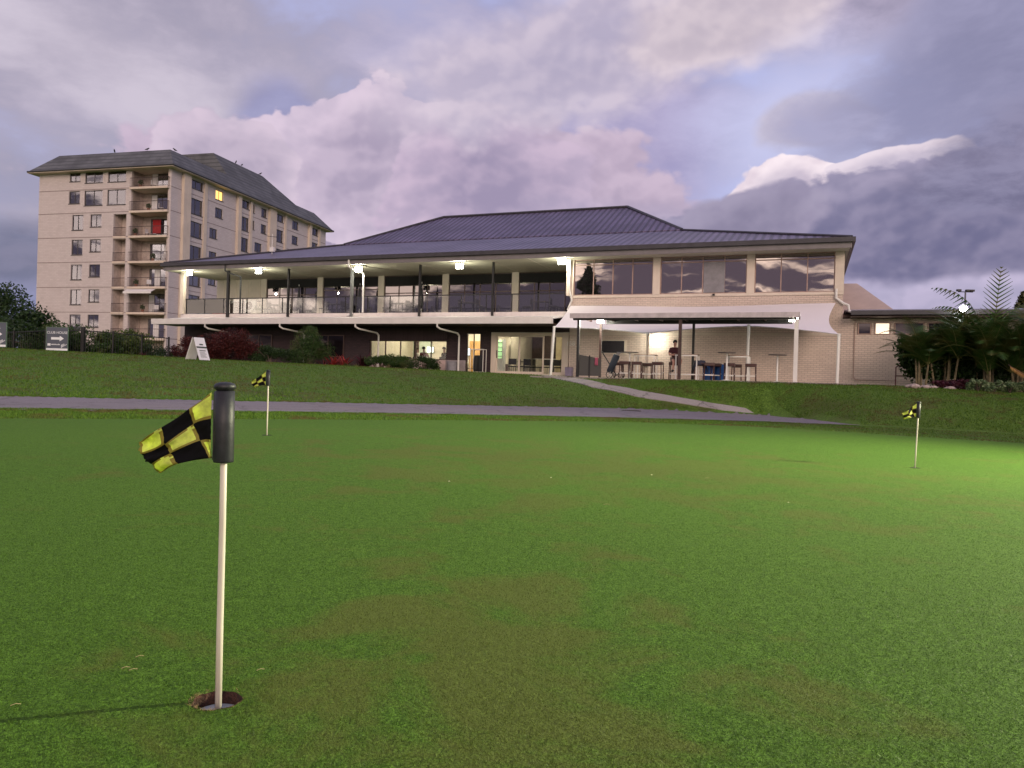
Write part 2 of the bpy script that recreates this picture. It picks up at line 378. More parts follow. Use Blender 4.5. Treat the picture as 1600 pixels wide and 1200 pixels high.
def worn(t, O):
    """0..1 where the putting turf is worn and olive: two broad worn areas broken up by noise, and scattered small spots"""
    def area(c, r):
        v = t.vm('MULTIPLY', t.vm('SUBTRACT', O, (*c, 0)), (1 / r[0], 1 / r[1], 0)); return t.math('SUBTRACT', 1., t.vm('LENGTH', v))
    n = t.noise(O, 1.6, 6, .66, .5); n2 = t.noise(O, .45, 5, .6)
    a = t.math('MAXIMUM', area((.02, 2.3), (.75, 1.5)), area((1.0, 7.4), (3.6, 3.0)))
    a = t.math('ADD', t.math('MULTIPLY', a, .5), t.math('MULTIPLY', t.math('SUBTRACT', n, .5), 3.0))
    b = t.math('MULTIPLY', t.mr(n2, .56, .66), t.mr(n, .48, .60))
    return t.math('MAXIMUM', t.mr(a, -.05, .45), t.math('MULTIPLY', b, .8))
def grassmat(name, g1, g2, patch, pamt, fine=90., bump=.6, pscale=.8, straw=.0, stripe=0, bands=None):
    m, t, p = _base(name)
    O = t.new('ShaderNodeTexCoord').outputs['Object']
    n1 = t.noise(O, fine, 3, .7); n2 = t.noise(O, fine * .23, 4, .65); n3 = t.noise(O, pscale, 6, .62, .4); n4 = t.noise(O, pscale * .33, 4, .55)
    cc = t.mix(t.mr(n1, .32, .68, smooth=False), tuple(k * .55 for k in g1), tuple(min(1, k * 1.5) for k in g2))
    cc = t.mix(t.math('MULTIPLY', t.mr(n2, .35, .7), .45), cc, tuple(k * .65 for k in g1))
    cc = t.mix(t.math('MULTIPLY', worn(t, O) if name == 'green_turf' else t.mr(n3, .50, .66), pamt), cc, t.mix(n1, tuple(k * .7 for k in patch), tuple(k * 1.3 for k in patch)))
    cc = t.mix(t.math('MULTIPLY', t.mr(n4, .42, .60), .35), cc, g2)
    t.put(p.inputs['Base Color'], cc); p.inputs['Roughness'].default_value = .9; p.inputs['Specular IOR Level'].default_value = .15
    b = t.new('ShaderNodeBump'); b.inputs['Strength'].default_value = bump; b.inputs['Distance'].default_value = .012
    t.put(b.inputs['Height'], t.math('ADD', n1, t.math('MULTIPLY', n2, .8))); t.l.new(b.outputs[0], p.inputs['Normal'])
    return m
M_GREEN = grassmat('green_turf', (.040, .094, .011), (.088, .178, .020), (.104, .118, .026), .7, 130, 1.0, .42)
M_LAWN = grassmat('lawn_turf', (.042, .098, .013), (.100, .172, .022), (.075, .060, .026), .75, 18, 1.0, .32)
def asphaltmat(name, c):
    m, t, p = _base(name); O = t.new('ShaderNodeTexCoord').outputs['Object']
    n1 = t.noise(O, 60, 3, .7); n2 = t.noise(O, 1.2, 5, .65)
    cc = t.mix(t.mr(n1, .3, .7), tuple(k * .7 for k in c), tuple(k * 1.35 for k in c))
    cc = t.mix(t.math('MULTIPLY', t.mr(n2, .5, .7), .5), cc, tuple(k * .62 for k in c))
    vo = t.new('ShaderNodeTexVoronoi', feature='DISTANCE_TO_EDGE'); t.put(vo.inputs['Vector'], t.vm('ADD', O, t.vm('MULTIPLY', t.noise(O, 3, 4, .7, 0, 'Color'), (.6, .6, .6)))); vo.inputs['Scale'].default_value = .55
    cc = t.mix(t.mr(vo.outputs['Distance'], .0, .02, .8, 0), cc, tuple(k * .3 for k in c))
    n3 = t.noise(O, .35, 6, .7); cc = t.mix(t.math('MULTIPLY', t.mr(n3, .52, .62), .45), cc, (c[0] * 1.25, c[1] * 1.1, c[2] * .85))
    t.put(p.inputs['Base Color'], cc); p.inputs['Roughness'].default_value = .85
    b = t.new('ShaderNodeBump'); b.inputs['Strength'].default_value = .4; b.inputs['Distance'].default_value = .006
    t.put(b.inputs['Height'], n1); t.l.new(b.outputs[0], p.inputs['Normal']); return m
M_ASPH = asphaltmat('worn_asphalt', (.165, .140, .165)); M_CONC = asphaltmat('old_concrete', (.28, .255, .235))

def grid_obj(name, xs, ys, zf, m, smooth=True):
    Xg, Yg = np.meshgrid(xs, ys, indexing='ij'); Zg = zf(Xg, Yg)
    nx, ny = Xg.shape; V = np.stack([Xg, Yg, Zg], -1).reshape(-1, 3)
    i = np.arange(nx - 1)[:, None] * ny + np.arange(ny - 1)[None, :]
    Fq = np.stack([i, i + ny, i + ny + 1, i + 1], -1).reshape(-1, 4)
    me = bpy.data.meshes.new(name); me.from_pydata(V.tolist(), [], Fq.tolist()); me.materials.append(m)
    if smooth: me.polygons.foreach_set('use_smooth', [True] * len(Fq))
    o = bpy.data.objects.new(name, me); COL.objects.link(o); return o
ex = lambda a, b, n: (np.geomspace(1, 1 + (b - a), n) - 1 + a)
xs = np.concatenate([-ex(32, 900, 14)[::-1], np.arange(-31.5, 31.6, .5), ex(32, 900, 14)])
ys = np.concatenate([-ex(5, 600, 12)[::-1], np.arange(-4.5, 46, .35), ex(46.5, 2500, 18)])
def ground_z(x, y):
    z = terr(x, y); a = np.clip(x / np.maximum(y, 3.), sa[0], sa[-1])
    ins = (y < ia(a, s_ge) - .8) & (y > -5) & (np.abs(x) < 12)
    return np.where(ins, z - .35, z)
tag(grid_obj('ground', xs, ys, ground_z, M_LAWN), kind='structure')

# putting green with the cut hole
HX, HY = -.672, 1.77
def hole_at(px, py):
    d = plane_d(px, py); r = ray(px, py) * d; return r[0], r[1]
HX, HY = hole_at(340, 1097)
gx = np.array(sorted(set(np.round(np.concatenate([np.arange(-12.5, HX - .6, .5), [HX - .45, HX - .3, HX - .16, HX + .16, HX + .3, HX + .45], np.arange(HX + .6, 13.5, .5)]), 4))))
gyl = np.array(sorted(set(np.round(np.concatenate([np.arange(-5.5, HY - .3, .4), [HY - .16, HY + .16], np.arange(HY + .5, 5.2, .4)]), 4))))
gm = MB(); ny1 = len(gyl); tt = np.linspace(0, 1, 25)[1:]
def ge_y(x):
    y = 12.
    for _ in range(60): y = .5 * y + .5 * float(ia(np.clip(x / max(y, 3.), sa[0], sa[-1]), s_ge))
    return y
colv = []
for x in gx:
    top = ge_y(x); yy = list(gyl) + list(gyl[-1] + (top - gyl[-1]) * tt)
    colv.append([len(gm.v) + k for k in range(len(yy))]); gm.v += [(float(x), float(y), float(gp(x, y)) + .006) for y in yy]
ix = int(np.argmin(abs(gx - (HX - .16)))); iy = int(np.argmin(abs(gyl - (HY - .16))))
for i in range(len(gx) - 1):
    for j in range(len(colv[0]) - 1):
        if i == ix and j == iy: continue
        gm.f.append((colv[i][j], colv[i + 1][j], colv[i + 1][j + 1], colv[i][j + 1])); gm.mi.append(0)
# ring round the hole
NR = 48; ring_o, ring_i = [], []
RH = .0545
for k in range(NR):
    t = 2 * math.pi * k / NR; c, s_ = math.cos(t), math.sin(t); q = .16 / max(abs(c), abs(s_))
    ring_o.append((HX + c * q, HY + s_ * q)); j = RH * (1 + .035 * math.sin(3 * t + 1) + .03 * math.sin(7 * t) + (.08 if 2.6 < t < 4.2 else 0))
    ring_i.append((HX + c * j, HY + s_ * j))
o0 = len(gm.v); gm.v += [(x, y, float(gp(x, y)) + .006) for x, y in ring_o]; gm.v += [(x, y, float(gp(x, y)) + .004) for x, y in ring_i]
for k in range(NR):
    gm.f.append((o0 + k, o0 + (k + 1) % NR, o0 + NR + (k + 1) % NR, o0 + NR + k)); gm.mi.append(0)
tag(gm.build('putting_green', M_GREEN, smooth=False), kind='structure')

# cart path and footpath, draped
def strip(name, lo, hi, m, a0, a1, n=420, rows=12, lift=.012, th=0.0):
    mb = MB(); aa = np.linspace(a0, a1, n)
    wob = .14 * np.sin(aa * 61) + .10 * np.sin(aa * 143 + 1) + .07 * np.sin(aa * 290) + rng.normal(0, .05, n)
    for i, a in enumerate(aa):
        l, h = float(ia(a, lo)) + wob[i], float(ia(a, hi)) + wob[(i * 7) % n] * .5
        for k in range(rows):
            d = l + (h - l) * k / (rows - 1); mb.v.append((a * d, d, gz(a * d, d) + lift))
    for i in range(n - 1):
        for k in range(rows - 1):
            q = i * rows + k; mb.f.append((q, q + rows, q + rows + 1, q + 1)); mb.mi.append(0)
    return mb.build(name, m, smooth=True)
tag(strip('cart_path', s_pn, s_pf, M_ASPH, sa[0], (1345 - 800) / F), kind='structure')
# P along a polyline given as picture points on the lawn
up = [(885, 589.2), (902, 592.5), (950, 602.5), (1000, 611.5), (1060, 622), (1112, 631), (1165, 639), (1214, 646.5)]
dn = [(845, 587.0), (870, 592.5), (925, 606), (975, 615.5), (1037, 626.5), (1085, 634.5), (1131, 642), (1185, 648.5)]
U = [hit(*p, lo=8) for p in up]; L = [hit(*p, lo=8) for p in dn]
def resample(P, n):
    P = np.array(P); s = np.r_[0, np.cumsum(np.linalg.norm(np.diff(P[:, :2], axis=0), axis=1))]; q = np.linspace(0, s[-1], n)
    return np.stack([np.interp(q, s, P[:, k]) for k in (0, 1)], 1)
U, L = resample(U, 90), resample(L, 90); mb = MB()
for i in range(90):
    for k in range(5):
        q = U[i] + (L[i] - U[i]) * k / 4; mb.v.append((q[0], q[1], gz(*q) + .03))
    q = L[i]; mb.v.append((q[0], q[1], gz(*q) - .05)); 
for i in range(89):
    for k in range(5): a = i * 6 + k; mb.f.append((a, a + 1, a + 7, a + 6)); mb.mi.append(0)
tag(mb.build('footpath', M_CONC), kind='structure')

# ------------------------------------------------------------------ grass blades (uncountable)
def blades(name, N, sampler, hgt, wid, m, lean=.8):
    P = sampler(N); N = len(P); az = rng.uniform(0, 2 * np.pi, N); la = rng.uniform(0, 2 * np.pi, N)
    h = hgt * rng.uniform(.5, 1.3, N); l = rng.uniform(.1, lean, N) * h; wv = wid * rng.uniform(.6, 1.2, N)
    dxy = np.stack([np.cos(az), np.sin(az), 0 * az], 1) * wv[:, None] * .5
    tip = P + np.stack([np.cos(la) * l, np.sin(la) * l, h], 1)
    V = np.stack([P - dxy, P + dxy, tip], 1).reshape(-1, 3)
    return npmesh(name, V, 3, m)
def near_s(N):
    d = 1.25 + 9.5 * rng.beta(1.0, 2.3, N); a = rng.uniform(-.78, .78, N); x = a * d; y = d
    keep = (np.hypot(x - HX, y - HY) > RH * 1.02)
    x, y = x[keep], y[keep]; return np.stack([x, y, gp(x, y) + .005], 1)
M_BL = leafmat('turf_blades', (.018, .056, .007), (.100, .195, .020), (.108, .124, .026), trans=.2, mask=worn)
tag(blades('short_grass', 480000, near_s, .0062, .0019, M_BL, 1.4), 'fine mown turf blades of the near putting green', 'grass', kind='stuff')
def bank_s(N):
    a = rng.uniform(sa[0], sa[-1], N); t = rng.uniform(0, 1, N)
    lo, hi = ia(a, s_pf), ia(a, s_dc) + 1.0; d = lo + .1 + (hi - lo) * t; x, y = a * d, d
    k = np.ones(N, bool)
    cen = (U + L) / 2; wd = np.linalg.norm(U - L, axis=1).mean() * .5
    for c in cen[::2]: k &= np.hypot(x - c[0], y - c[1]) > wd * .55
    x, y = x[k], y[k]; return np.stack([x, y, terr(x, y)], 1)
M_BL2 = leafmat('lawn_blades', (.030, .082, .010), (.125, .215, .026), (.10, .088, .03), trans=.2)
tag(blades('lawn_grass', 150000, bank_s, .045, .022, M_BL2, 1.2), 'longer lawn grass on the bank below the clubhouse', 'grass', kind='stuff')
def fringe_s(N):
    a = rng.uniform(sa[0], sa[-1], N); t = rng.uniform(0, 1, N); lo, hi = ia(a, s_ge) + .05, ia(a, s_pn) - .05
    d = lo + (hi - lo) * t; x, y = a * d, d; return np.stack([x, y, gp(x, y)], 1)
tag(blades('fringe_grass', 60000, fringe_s, .028, .012, M_BL2, 1.2), 'darker collar of longer grass between green and cart path', 'grass', kind='stuff')


def edge_s(N):
    a = rng.uniform(sa[0], (1345 - 800) / F, N); far = rng.uniform(0, 1, N) < .5
    clump = .5 + .5 * np.sin(a * 190 + 2 * np.sin(a * 57)); d = np.where(far, ia(a, s_pf), ia(a, s_pn)) + rng.normal(0, .10, N) * (.3 + clump) + np.where(far, .12, -.05); x, y = a * d, d
    return np.stack([x, y, terr(x, y)], 1)
tag(blades('verge_grass', 60000, edge_s, .022, .012, M_BL2, 1.3), 'ragged grass creeping over both edges of the cart path', 'grass', kind='stuff')
#PART2
# ------------------------------------------------------------------ frames of the two buildings
class Frame:
    def __init__(s, x, y, ang):
        a = math.radians(ang); s.R = np.array([math.sin(a), -math.cos(a), 0]); s.N = np.array([math.cos(a), math.sin(a), 0])
        s.P = np.array([x, y, 0.]); s.rz = math.radians(ang - 90)
    def w(s, u, v, z=0.): return Vector(s.P + s.R * u + s.N * v + np.array([0, 0, z]))
    def uz(s, px, py, v=0.):
        """u, z of a picture point on the upright plane v metres behind the facade"""
        r = ray(px, py); C = np.array([0, 0, CAMH]); P = s.P + s.N * v
        t = np.dot(P - C, s.N) / np.dot(r, s.N); q = C + r * t; return float(np.dot(q - s.P, s.R)), float(q[2])
    def vz(s, px, py, u=0.):
        r = ray(px, py); C = np.array([0, 0, CAMH]); P = s.P + s.R * u
        t = np.dot(P - C, s.R) / np.dot(r, s.R); q = C + r * t; return float(np.dot(q - s.P, s.N)), float(q[2])
CL = Frame(2.7736, 38.0, 69.0); AP = Frame(-39.692, 88.0, 75.3)

# materials
CREAM = mat('cream_paint', (.66, .57, .48), .6, var=.06, scale=1, dirt=.12)
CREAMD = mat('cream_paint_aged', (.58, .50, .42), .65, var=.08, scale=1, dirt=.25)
WHITE = mat('white_paint', (.74, .71, .69), .45, var=.04, dirt=.08)
WMETAL = mat('white_metal', (.72, .70, .66), .4, var=.04, dirt=.1)
BRICK = brick('cream_brick', (.58, .47, .405), (.65, .535, .46), (.43, .35, .30))
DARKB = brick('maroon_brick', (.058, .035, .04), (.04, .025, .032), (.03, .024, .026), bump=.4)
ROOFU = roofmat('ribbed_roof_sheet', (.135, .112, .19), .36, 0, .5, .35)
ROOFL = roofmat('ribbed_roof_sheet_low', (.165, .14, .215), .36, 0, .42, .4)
SLATE = roofmat('grey_roof_tiles', (.10, .105, .112), .55, 2, .75, 0, 1.0, .25, lap=True)
GUTD = mat('dark_gutter_metal', (.055, .052, .06), .45, metal=.3, var=.15)
FASC = mat('grey_fascia', (.19, .17, .18), .5, var=.08, dirt=.15)
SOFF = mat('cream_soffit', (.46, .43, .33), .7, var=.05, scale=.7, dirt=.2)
BRZ = mat('bronze_frame', (.10, .065, .055), .45, metal=.3)
PINKF = mat('pink_brown_frame', (.36, .24, .20), .5)
BLACK = mat('black_metal', (.015, .014, .015), .45)
DKWOOD = mat('dark_brown_wood', (.055, .028, .024), .5, var=.3, scale=8)
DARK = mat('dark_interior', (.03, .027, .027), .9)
CARPET = mat('dark_carpet', (.05, .04, .035), .95)
INWALL = mat('warm_plaster', (.60, .54, .42), .85, var=.05)
CEILM = mat('ceiling_white', (.7, .68, .62), .85, var=.03)
GL_UP = glassmat('tinted_window', .24, (.62, .57, .58), (.010, .009, .012))
GL_WING = glassmat('bronze_tinted_window', .40, (.72, .65, .62), (.012, .010, .012), wob=.02)
GL_CLR = glassmat('clear_glass', .0, (.5, .5, .5), clear=.97, wob=.002)
GL_RAIL = glassmat('balustrade_glass', .05, (.75, .75, .75), clear=.985, wob=.004)
GL_APT = glassmat('flat_window_glass', .22, (.6, .6, .66), (.03, .03, .035), clear=.8, wob=.01)

def cm(name, m, parent, **k): return m.build(name, k.pop('mat'), parent, **k)

# ================================================================== CLUBHOUSE
club = empty('clubhouse', 'long cream brick two storey clubhouse with purple grey hipped metal roof', 'clubhouse', CL.w(0, 0, 0), CL.rz)
FL, UFL = 1.27, 4.45
UL, UR = -24.7, 12.4     # left and right ends
COLU = [-21.35, -17.1, -12.8, -8.55, -4.25]
# --- roofs
e0 = (UL - .5, -1.0, 7.41); e1 = (UR + .25, -1.0, 7.41); e2 = (UR + .25, 21, 7.41); e3 = (UL - .5, 21, 7.41)
b0 = (-16.2, 4.5, 9.14); b1 = (4.65, 4.5, 9.14); b2 = (4.65, 15.3, 9.14); b3 = (-16.2, 15.3, 9.14)
r0 = (-11.9, 9.6, 11.72); r1 = (.55, 9.6, 11.72)
def roofmesh(planes):
    m = MB()
    for p in planes: m.slab(p, .05)
    return m
lo = roofmesh([[e0, e1, b1, b0], [e2, e3, b3, b2]]); lo.m = 1
lo.slab([e1, e2, b2, b1], .05); lo.slab([e3, e0, b0, b3], .05)
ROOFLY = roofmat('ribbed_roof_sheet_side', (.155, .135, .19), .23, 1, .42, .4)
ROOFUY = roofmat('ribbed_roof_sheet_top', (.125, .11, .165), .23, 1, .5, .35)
rlo = lo.build('lower_roof', [ROOFL, ROOFLY], club)
up_ = roofmesh([[(b0[0], b0[1], b0[2] + .06), (b1[0], b1[1], b1[2] + .06), r1, r0], [(b2[0], b2[1], b2[2] + .06), (b3[0], b3[1], b3[2] + .06), r0, r1]]); up_.m = 1
up_.slab([(b1[0], b1[1], b1[2] + .06), (b2[0], b2[1], b2[2] + .06), r1], .05); up_.slab([(b3[0], b3[1], b3[2] + .06), (b0[0], b0[1], b0[2] + .06), r0], .05)
rup = up_.build('upper_roof', [ROOFU, ROOFUY], club)
cap = MB(); ll = lambda p, dz=.05: (p[0], p[1], p[2] + dz)
for p, q in ((r0, r1), (b0, r0), (b1, r1), (b2, r1), (b3, r0)): cap.tube([ll(p), ll(q)], .09, 6)
for p, q in ((e0, b0), (e1, b1)): cap.tube([ll(p, .03), ll(q, .03)], .07, 6)
cap.build('ridge_capping', GUTD, rup)
g = MB(); g.box(e0[0], e1[0], -1.14, -1.0, 7.22, 7.42); g.box(e1[0], e1[0] + .14, -1.14, 21, 7.22, 7.42); g.box(e0[0] - .14, e0[0], -1.14, 21, 7.22, 7.42)
g.build('gutter', GUTD, club)
g = MB(); g.box(e0[0], e1[0], -.998, -.95, 6.98, 7.30); g.box(e1[0] - .05, e1[0], -.94, 21, 6.98, 7.30); g.box(e0[0], e0[0] + .05, -.94, 21, 6.98, 7.30)
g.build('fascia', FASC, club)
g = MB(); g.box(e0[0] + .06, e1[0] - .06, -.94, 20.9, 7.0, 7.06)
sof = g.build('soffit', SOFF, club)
g = MB()
for u in np.arange(-23, 0, 2.1): g.box(u, u + .03, -.9, 3.4, 6.99, 7.0)
g.build('soffit_joint', CREAMD, sof)
# --- upper storey: recessed wall behind the balcony (v = 3.5)
V1 = 3.5
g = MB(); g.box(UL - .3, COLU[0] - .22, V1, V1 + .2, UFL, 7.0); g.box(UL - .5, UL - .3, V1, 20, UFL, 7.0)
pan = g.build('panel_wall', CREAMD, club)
g = MB()
for u in np.arange(UL + .1, COLU[0] - .3, .95): g.box(u, u + .05, V1 - .03, V1, UFL, 7.0)
g.build('wall_batten', CREAM, pan)
for u in COLU + [-.25]:
    MB().box(u - .2, u + .2, V1 - .12, V1 + .2, UFL, 7.0).build('column', CREAM, club)
MB().box(COLU[0] + .2, -.1, V1 + .05, V1 + .2, UFL, 4.72).build('sill_wall', BRZ, club)
def window(parent, u0, u1, z0, z1, v, nx, zt=None, fm=BRZ, gm_=GL_UP, fw=.05, dep=.08, name='window', skip=()):
    """framed window in the plane v; zt splits off a top light"""
    m = MB(); m.box(u0, u1, v - dep, v, z1 - fw, z1); m.box(u0, u1, v - dep, v, z0, z0 + fw)
    us = np.linspace(u0 + fw / 2, u1 - fw / 2, nx + 1)
    for i, u in enumerate(us): m.box(u - fw / 2, u + fw / 2, v - dep + .004, v - .004, z0 + fw, z1 - fw)
    if zt:
        for i in range(nx): m.box(us[i] + fw / 2, us[i + 1] - fw / 2, v - dep + .008, v - .008, zt - fw / 2, zt + fw / 2)
    o = m.build(name, fm, parent); p = MB()
    for i in range(nx):
        if i in skip: continue
        p.box(us[i] + fw / 2, us[i + 1] - fw / 2, v - dep * .5 - .006, v - dep * .5 + .006, z0 + fw, z1 - fw)
    p.build('pane', gm_, o); return o
for i in range(5):
    u0, u1 = COLU[i] + .2, (COLU + [-.25])[i + 1] - .2
    wdo = window(club, u0, u1, 4.72, 6.98, V1 + .02, 4, 5.95 if i != 1 else 6.2)
    MB().box(u0 + .05, u1 - .05, V1 - .075, V1 - .06, 6.42, 6.93).build('roller_blind', mat('dark_blind', (.010, .009, .010), .9), wdo)
# --- right wing, flush with the balcony edge
g = MB(); bz = UFL + .78
g.box(.0, UR, 0, .25, FL - .4, 3.3); g.box(0, UR, -.02, .25, 3.3, 3.42, mi=1); g.box(0, UR, 0, .25, 3.42, bz - .12)
g.box(UR - .25, UR, .25, 20, .6, 7.0); g.box(0, .25, .25, V1 - .02, FL, 7.0)
g.build('brick_wall', [BRICK, CREAMD], club)
MB().box(-.02, UR + .02, -.04, .26, bz - .12, bz).build('window_sill', CREAM, club)
for u0, u1 in ((-.22, .14), (4.06, 4.40), (8.34, 8.68), (12.05, 12.42)):
    MB().box(u0, u1, -.06, .25, bz, 7.0).build('column', CREAM, club)
window(club, .14, 4.06, bz, 7.0, .1, 4, 6.72, PINKF, GL_WING, .045)
w2 = window(club, 4.40, 8.34, bz, 7.0, .1, 4, 6.72, PINKF, GL_WING, .045)
MB().box(6.42, 7.36, .012, .03, bz + .05, 6.70).build('roller_blind', mat('grey_blind', (.22, .21, .23), .5), w2)
window(club, 8.68, 12.05, bz, 7.0, .1, 3, 6.72, PINKF, GL_WING, .045)
# --- slab, awning roof, balcony rail
g = MB(); g.box(UL - .05, -.2, 0, 3.8, 4.2, UFL); g.build('balcony_slab', mat('slab_paint', (.66, .60, .58), .55, var=.05, dirt=.15), club)
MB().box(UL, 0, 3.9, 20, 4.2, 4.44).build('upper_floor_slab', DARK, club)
g = MB(); prof = [(-.002, 4.20), (-.002, 4.25), (-1.7, 3.99), (-1.7, 3.94)]
g.slab([(UL - .05, -.01, 4.24), (-.25, -.01, 4.24), (-.25, -1.75, 3.98), (UL - .3, -1.75, 3.98)][::-1], .04)
g.slab([(-.25, -.01, 4.24), (.1, -.01, 4.24), (-.25, -1.75, 3.98)][::-1], .04)
awn = g.build('awning_roof', WHITE, club)
g = MB(); g.prism([(-1.90, 3.70), (-1.74, 3.70), (-1.74, 4.01), (-1.93, 4.01)], UL - .4, -.3, 0)
g.build('awning_gutter', WHITE, awn)
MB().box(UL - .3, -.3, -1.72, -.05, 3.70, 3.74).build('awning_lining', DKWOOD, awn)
rail = MB(); rail.box(UL + .25, -.22, .05, .10, 5.34, 5.39)
ro = rail.build('balcony_rail', BLACK, club)
posts = list(np.linspace(UL + .3, -.3, 18))
gl = MB()
for i in range(17):
    MB().box(posts[i] - .02, posts[i] + .02, .055, .095, UFL, 5.34).build('rail_post', BLACK, ro)
    gl.box(posts[i] + .03, posts[i + 1] - .03, .07, .08, UFL + .04, 5.33)
gl.build('glass_panel', GL_RAIL, ro)
g = MB(); g.box(UL + .25, UL + .29, .1, V1, 5.34, 5.39); g.build('side_rail', BLACK, ro)
for px in (359, 453, 552, 658, 772):
    u = CL.uz(px, 425)[0]; th = .07 if px in (359, 552) else .045
    MB().box(u - th, u + th, -.16, -.02, UFL - .2, 7.0).build('veranda_post', BLACK if px != 552 else mat('grey_post', (.12, .12, .12), .5), club)
MB().box(UL - .05, UL + .2, -.1, .12, UFL, 7.0).build('corner_column', CREAM, club)
# --- ground floor
GV = .3
g = MB()
WU0, WU1, WZ0, WZ1 = -11.58, -6.87, 1.94, 2.98
NU0, NU1 = -5.72, -4.93
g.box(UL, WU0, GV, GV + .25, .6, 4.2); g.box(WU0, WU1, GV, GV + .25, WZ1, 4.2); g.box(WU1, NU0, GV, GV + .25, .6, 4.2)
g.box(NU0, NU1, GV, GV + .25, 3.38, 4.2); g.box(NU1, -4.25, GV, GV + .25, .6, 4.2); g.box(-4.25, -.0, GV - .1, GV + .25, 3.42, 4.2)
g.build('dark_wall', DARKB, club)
g = MB(); g.box(WU0, WU1, GV, GV + .25, .6, WZ0); g.build('pink_sill_wall', mat('pink_render', (.50, .38, .36), .7, dirt=.2), club)
g = MB(); g.box(WU1, NU0, GV - .06, GV, .8, 1.95); g.build('lower_panel', mat('grey_panel', (.30, .26, .27), .7, dirt=.3), club)
window(club, WU0, WU1, WZ0, WZ1, GV + .16, 5, None, BRZ, GL_CLR, .05)
for u0, u1 in ((-20.9, -18.1), (-16.3, -13.2)):
    window(club, u0, u1, 2.0, 3.25, GV - .001, 3, None, BRZ, glassmat('shaded_dark_window', .0, (.4, .35, .38), (.012, .01, .012)), .05)
MB().box(WU0 - .1, WU1 + .1, GV - .12, GV - .04, WZ1, 3.62).build('outdoor_blind', mat('maroon_blind', (.05, .032, .036), .9, stretch=(4, 1, .3)), club)
window(club, NU0, NU1, 1.5, 3.38, GV + .16, 2, None, BRZ, GL_CLR, .04)
# cream framed entrance
en = MB(); f = .12
en.box(-4.25, -4.25 + .28, GV - .15, GV + .05, FL, 3.42); en.box(-3.97, -.12, GV - .15, GV + .05, 3.26, 3.42); en.box(-.36, -.08, GV - .155, GV + .055, FL, 3.43)
en.box(-3.97, -.36, GV - .15, GV + .05, FL - .02, FL + .06)
ent = en.build('entrance_frame', CREAM, club)
for u0, u1, vv in ((-3.97, -2.66, 0.), (-2.78, -1.4, .06), (-1.02, -.36, 0.)):
    d = MB(); z0, z1 = FL + .06, 3.26; v0 = GV - .1 + vv
    d.box(u0, u0 + .08, v0, v0 + .05, z0, z1); d.box(u1 - .08, u1, v0, v0 + .05, z0, z1); d.box(u0 + .08, u1 - .08, v0, v0 + .05, z0, z0 + .1); d.box(u0 + .08, u1 - .08, v0, v0 + .05, z1 - .07, z1)
    do = d.build('sliding_door', CREAM, club); MB().box(u0 + .08, u1 - .08, v0 + .02, v0 + .03, z0 + .1, z1 - .07).build('pane', GL_CLR, do)
    MB().box(u0 + .03, u0 + .055, v0 - .04, v0, 2.1, 2.5).build('handle', BLACK, do)
# downpipes from awning gutter back to posts
for px, pz in ((320, None), (437, None), (555, None), (683, None)):
    u = CL.uz(px, 508, -1.85)[0]; m = MB()
    m.tube([(u, -1.84, 3.78), (u, -1.84, 3.55), (u + .12, -1.7, 3.45), (u + .5, -.5, 3.32), (u + .55, -.38, 3.2), (u + .55, -.38, .9)], .05, 8)
    m.build('downpipe', WMETAL, club)
for px in (352, 545):
    u = CL.uz(px, 410, -1.07)[0]; m = MB()
    m.tube([(u, -1.07, 7.25), (u, -1.07, 6.85), (u + .1, -.9, 6.75), (u + .42, -.25, 6.6), (u + .42, -.22, 6.4), (u + .42, -.22, UFL)], .05, 8)
    m.build('upper_downpipe', BLACK if px == 352 else WMETAL, club)
m = MB(); m.tube([(12.12, -.1, 5.35), (12.12, -.1, 4.95), (12.4, -.12, 4.72), (12.62, -.12, 4.62), (12.66, -.12, 4.36), (13.1, -.12, 4.34)], .055, 8); m.build('wing_downpipe', WMETAL, club)
m = MB(); m.tube([(-.02, -.14, 7.2), (-.02, -.14, 6.8), (-.04, -.12, 5.6), (.1, -.1, 5.0), (-.1, -.14, 4.5)], .045, 8); m.build('wing_cable', WMETAL, club)
# conduit bracket and small wall things
MB().box(6.85, 6.95, -.16, -.04, bz - .1, bz - .02).build('wall_bracket', BLACK, club)
# interior shells
g = MB(); g.box(UL + .1, -.1, GV + .3, 12, FL - .12, FL); g.build('floor', CARPET, club)
g = MB(); g.box(UL + .1, -.1, GV + .3, 12, 3.95, 4.1); g.build('ceiling', CEILM, club)
g = MB(); g.box(-12.2, -4.4, 6.0, 6.15, FL, 3.95); g.box(-12.3, -12.15, GV + .3, 6, FL, 3.95); g.box(-4.4, 0, 9.0, 9.15, FL, 3.95); g.box(-.1, .0, GV + .3, 9, FL, 3.95); g.box(-4.55, -4.4, 3.4, 9, FL, 3.95)
g.build('inner_wall', INWALL, club)
g = MB(); g.box(-2.35, -2.2, 5.2, 8.9, FL, 3.95); g.box(-2.2, -.9, 5.2, 5.35, FL, 3.95); g.build('inner_partition', mat('beige_plaster', (.42, .34, .2), .85), club)
g = MB(); g.box(-8.05, -7.35, 5.9, 5.99, FL, 3.3); g.build('inner_door', mat('orange_timber', (.5, .27, .08), .5, stretch=(6, 1, .5)), club)
g = MB(); g.box(-11.9, -10.6, 5.9, 5.98, FL, 3.5); g.build('inner_screen_wall', mat('pale_green_wall', (.5, .55, .44), .8), club)
MB().box(UL + .3, UR - .3, V1 + 1.2, V1 + 1.3, UFL, 7.0).build('upper_room_back', DARK, club)

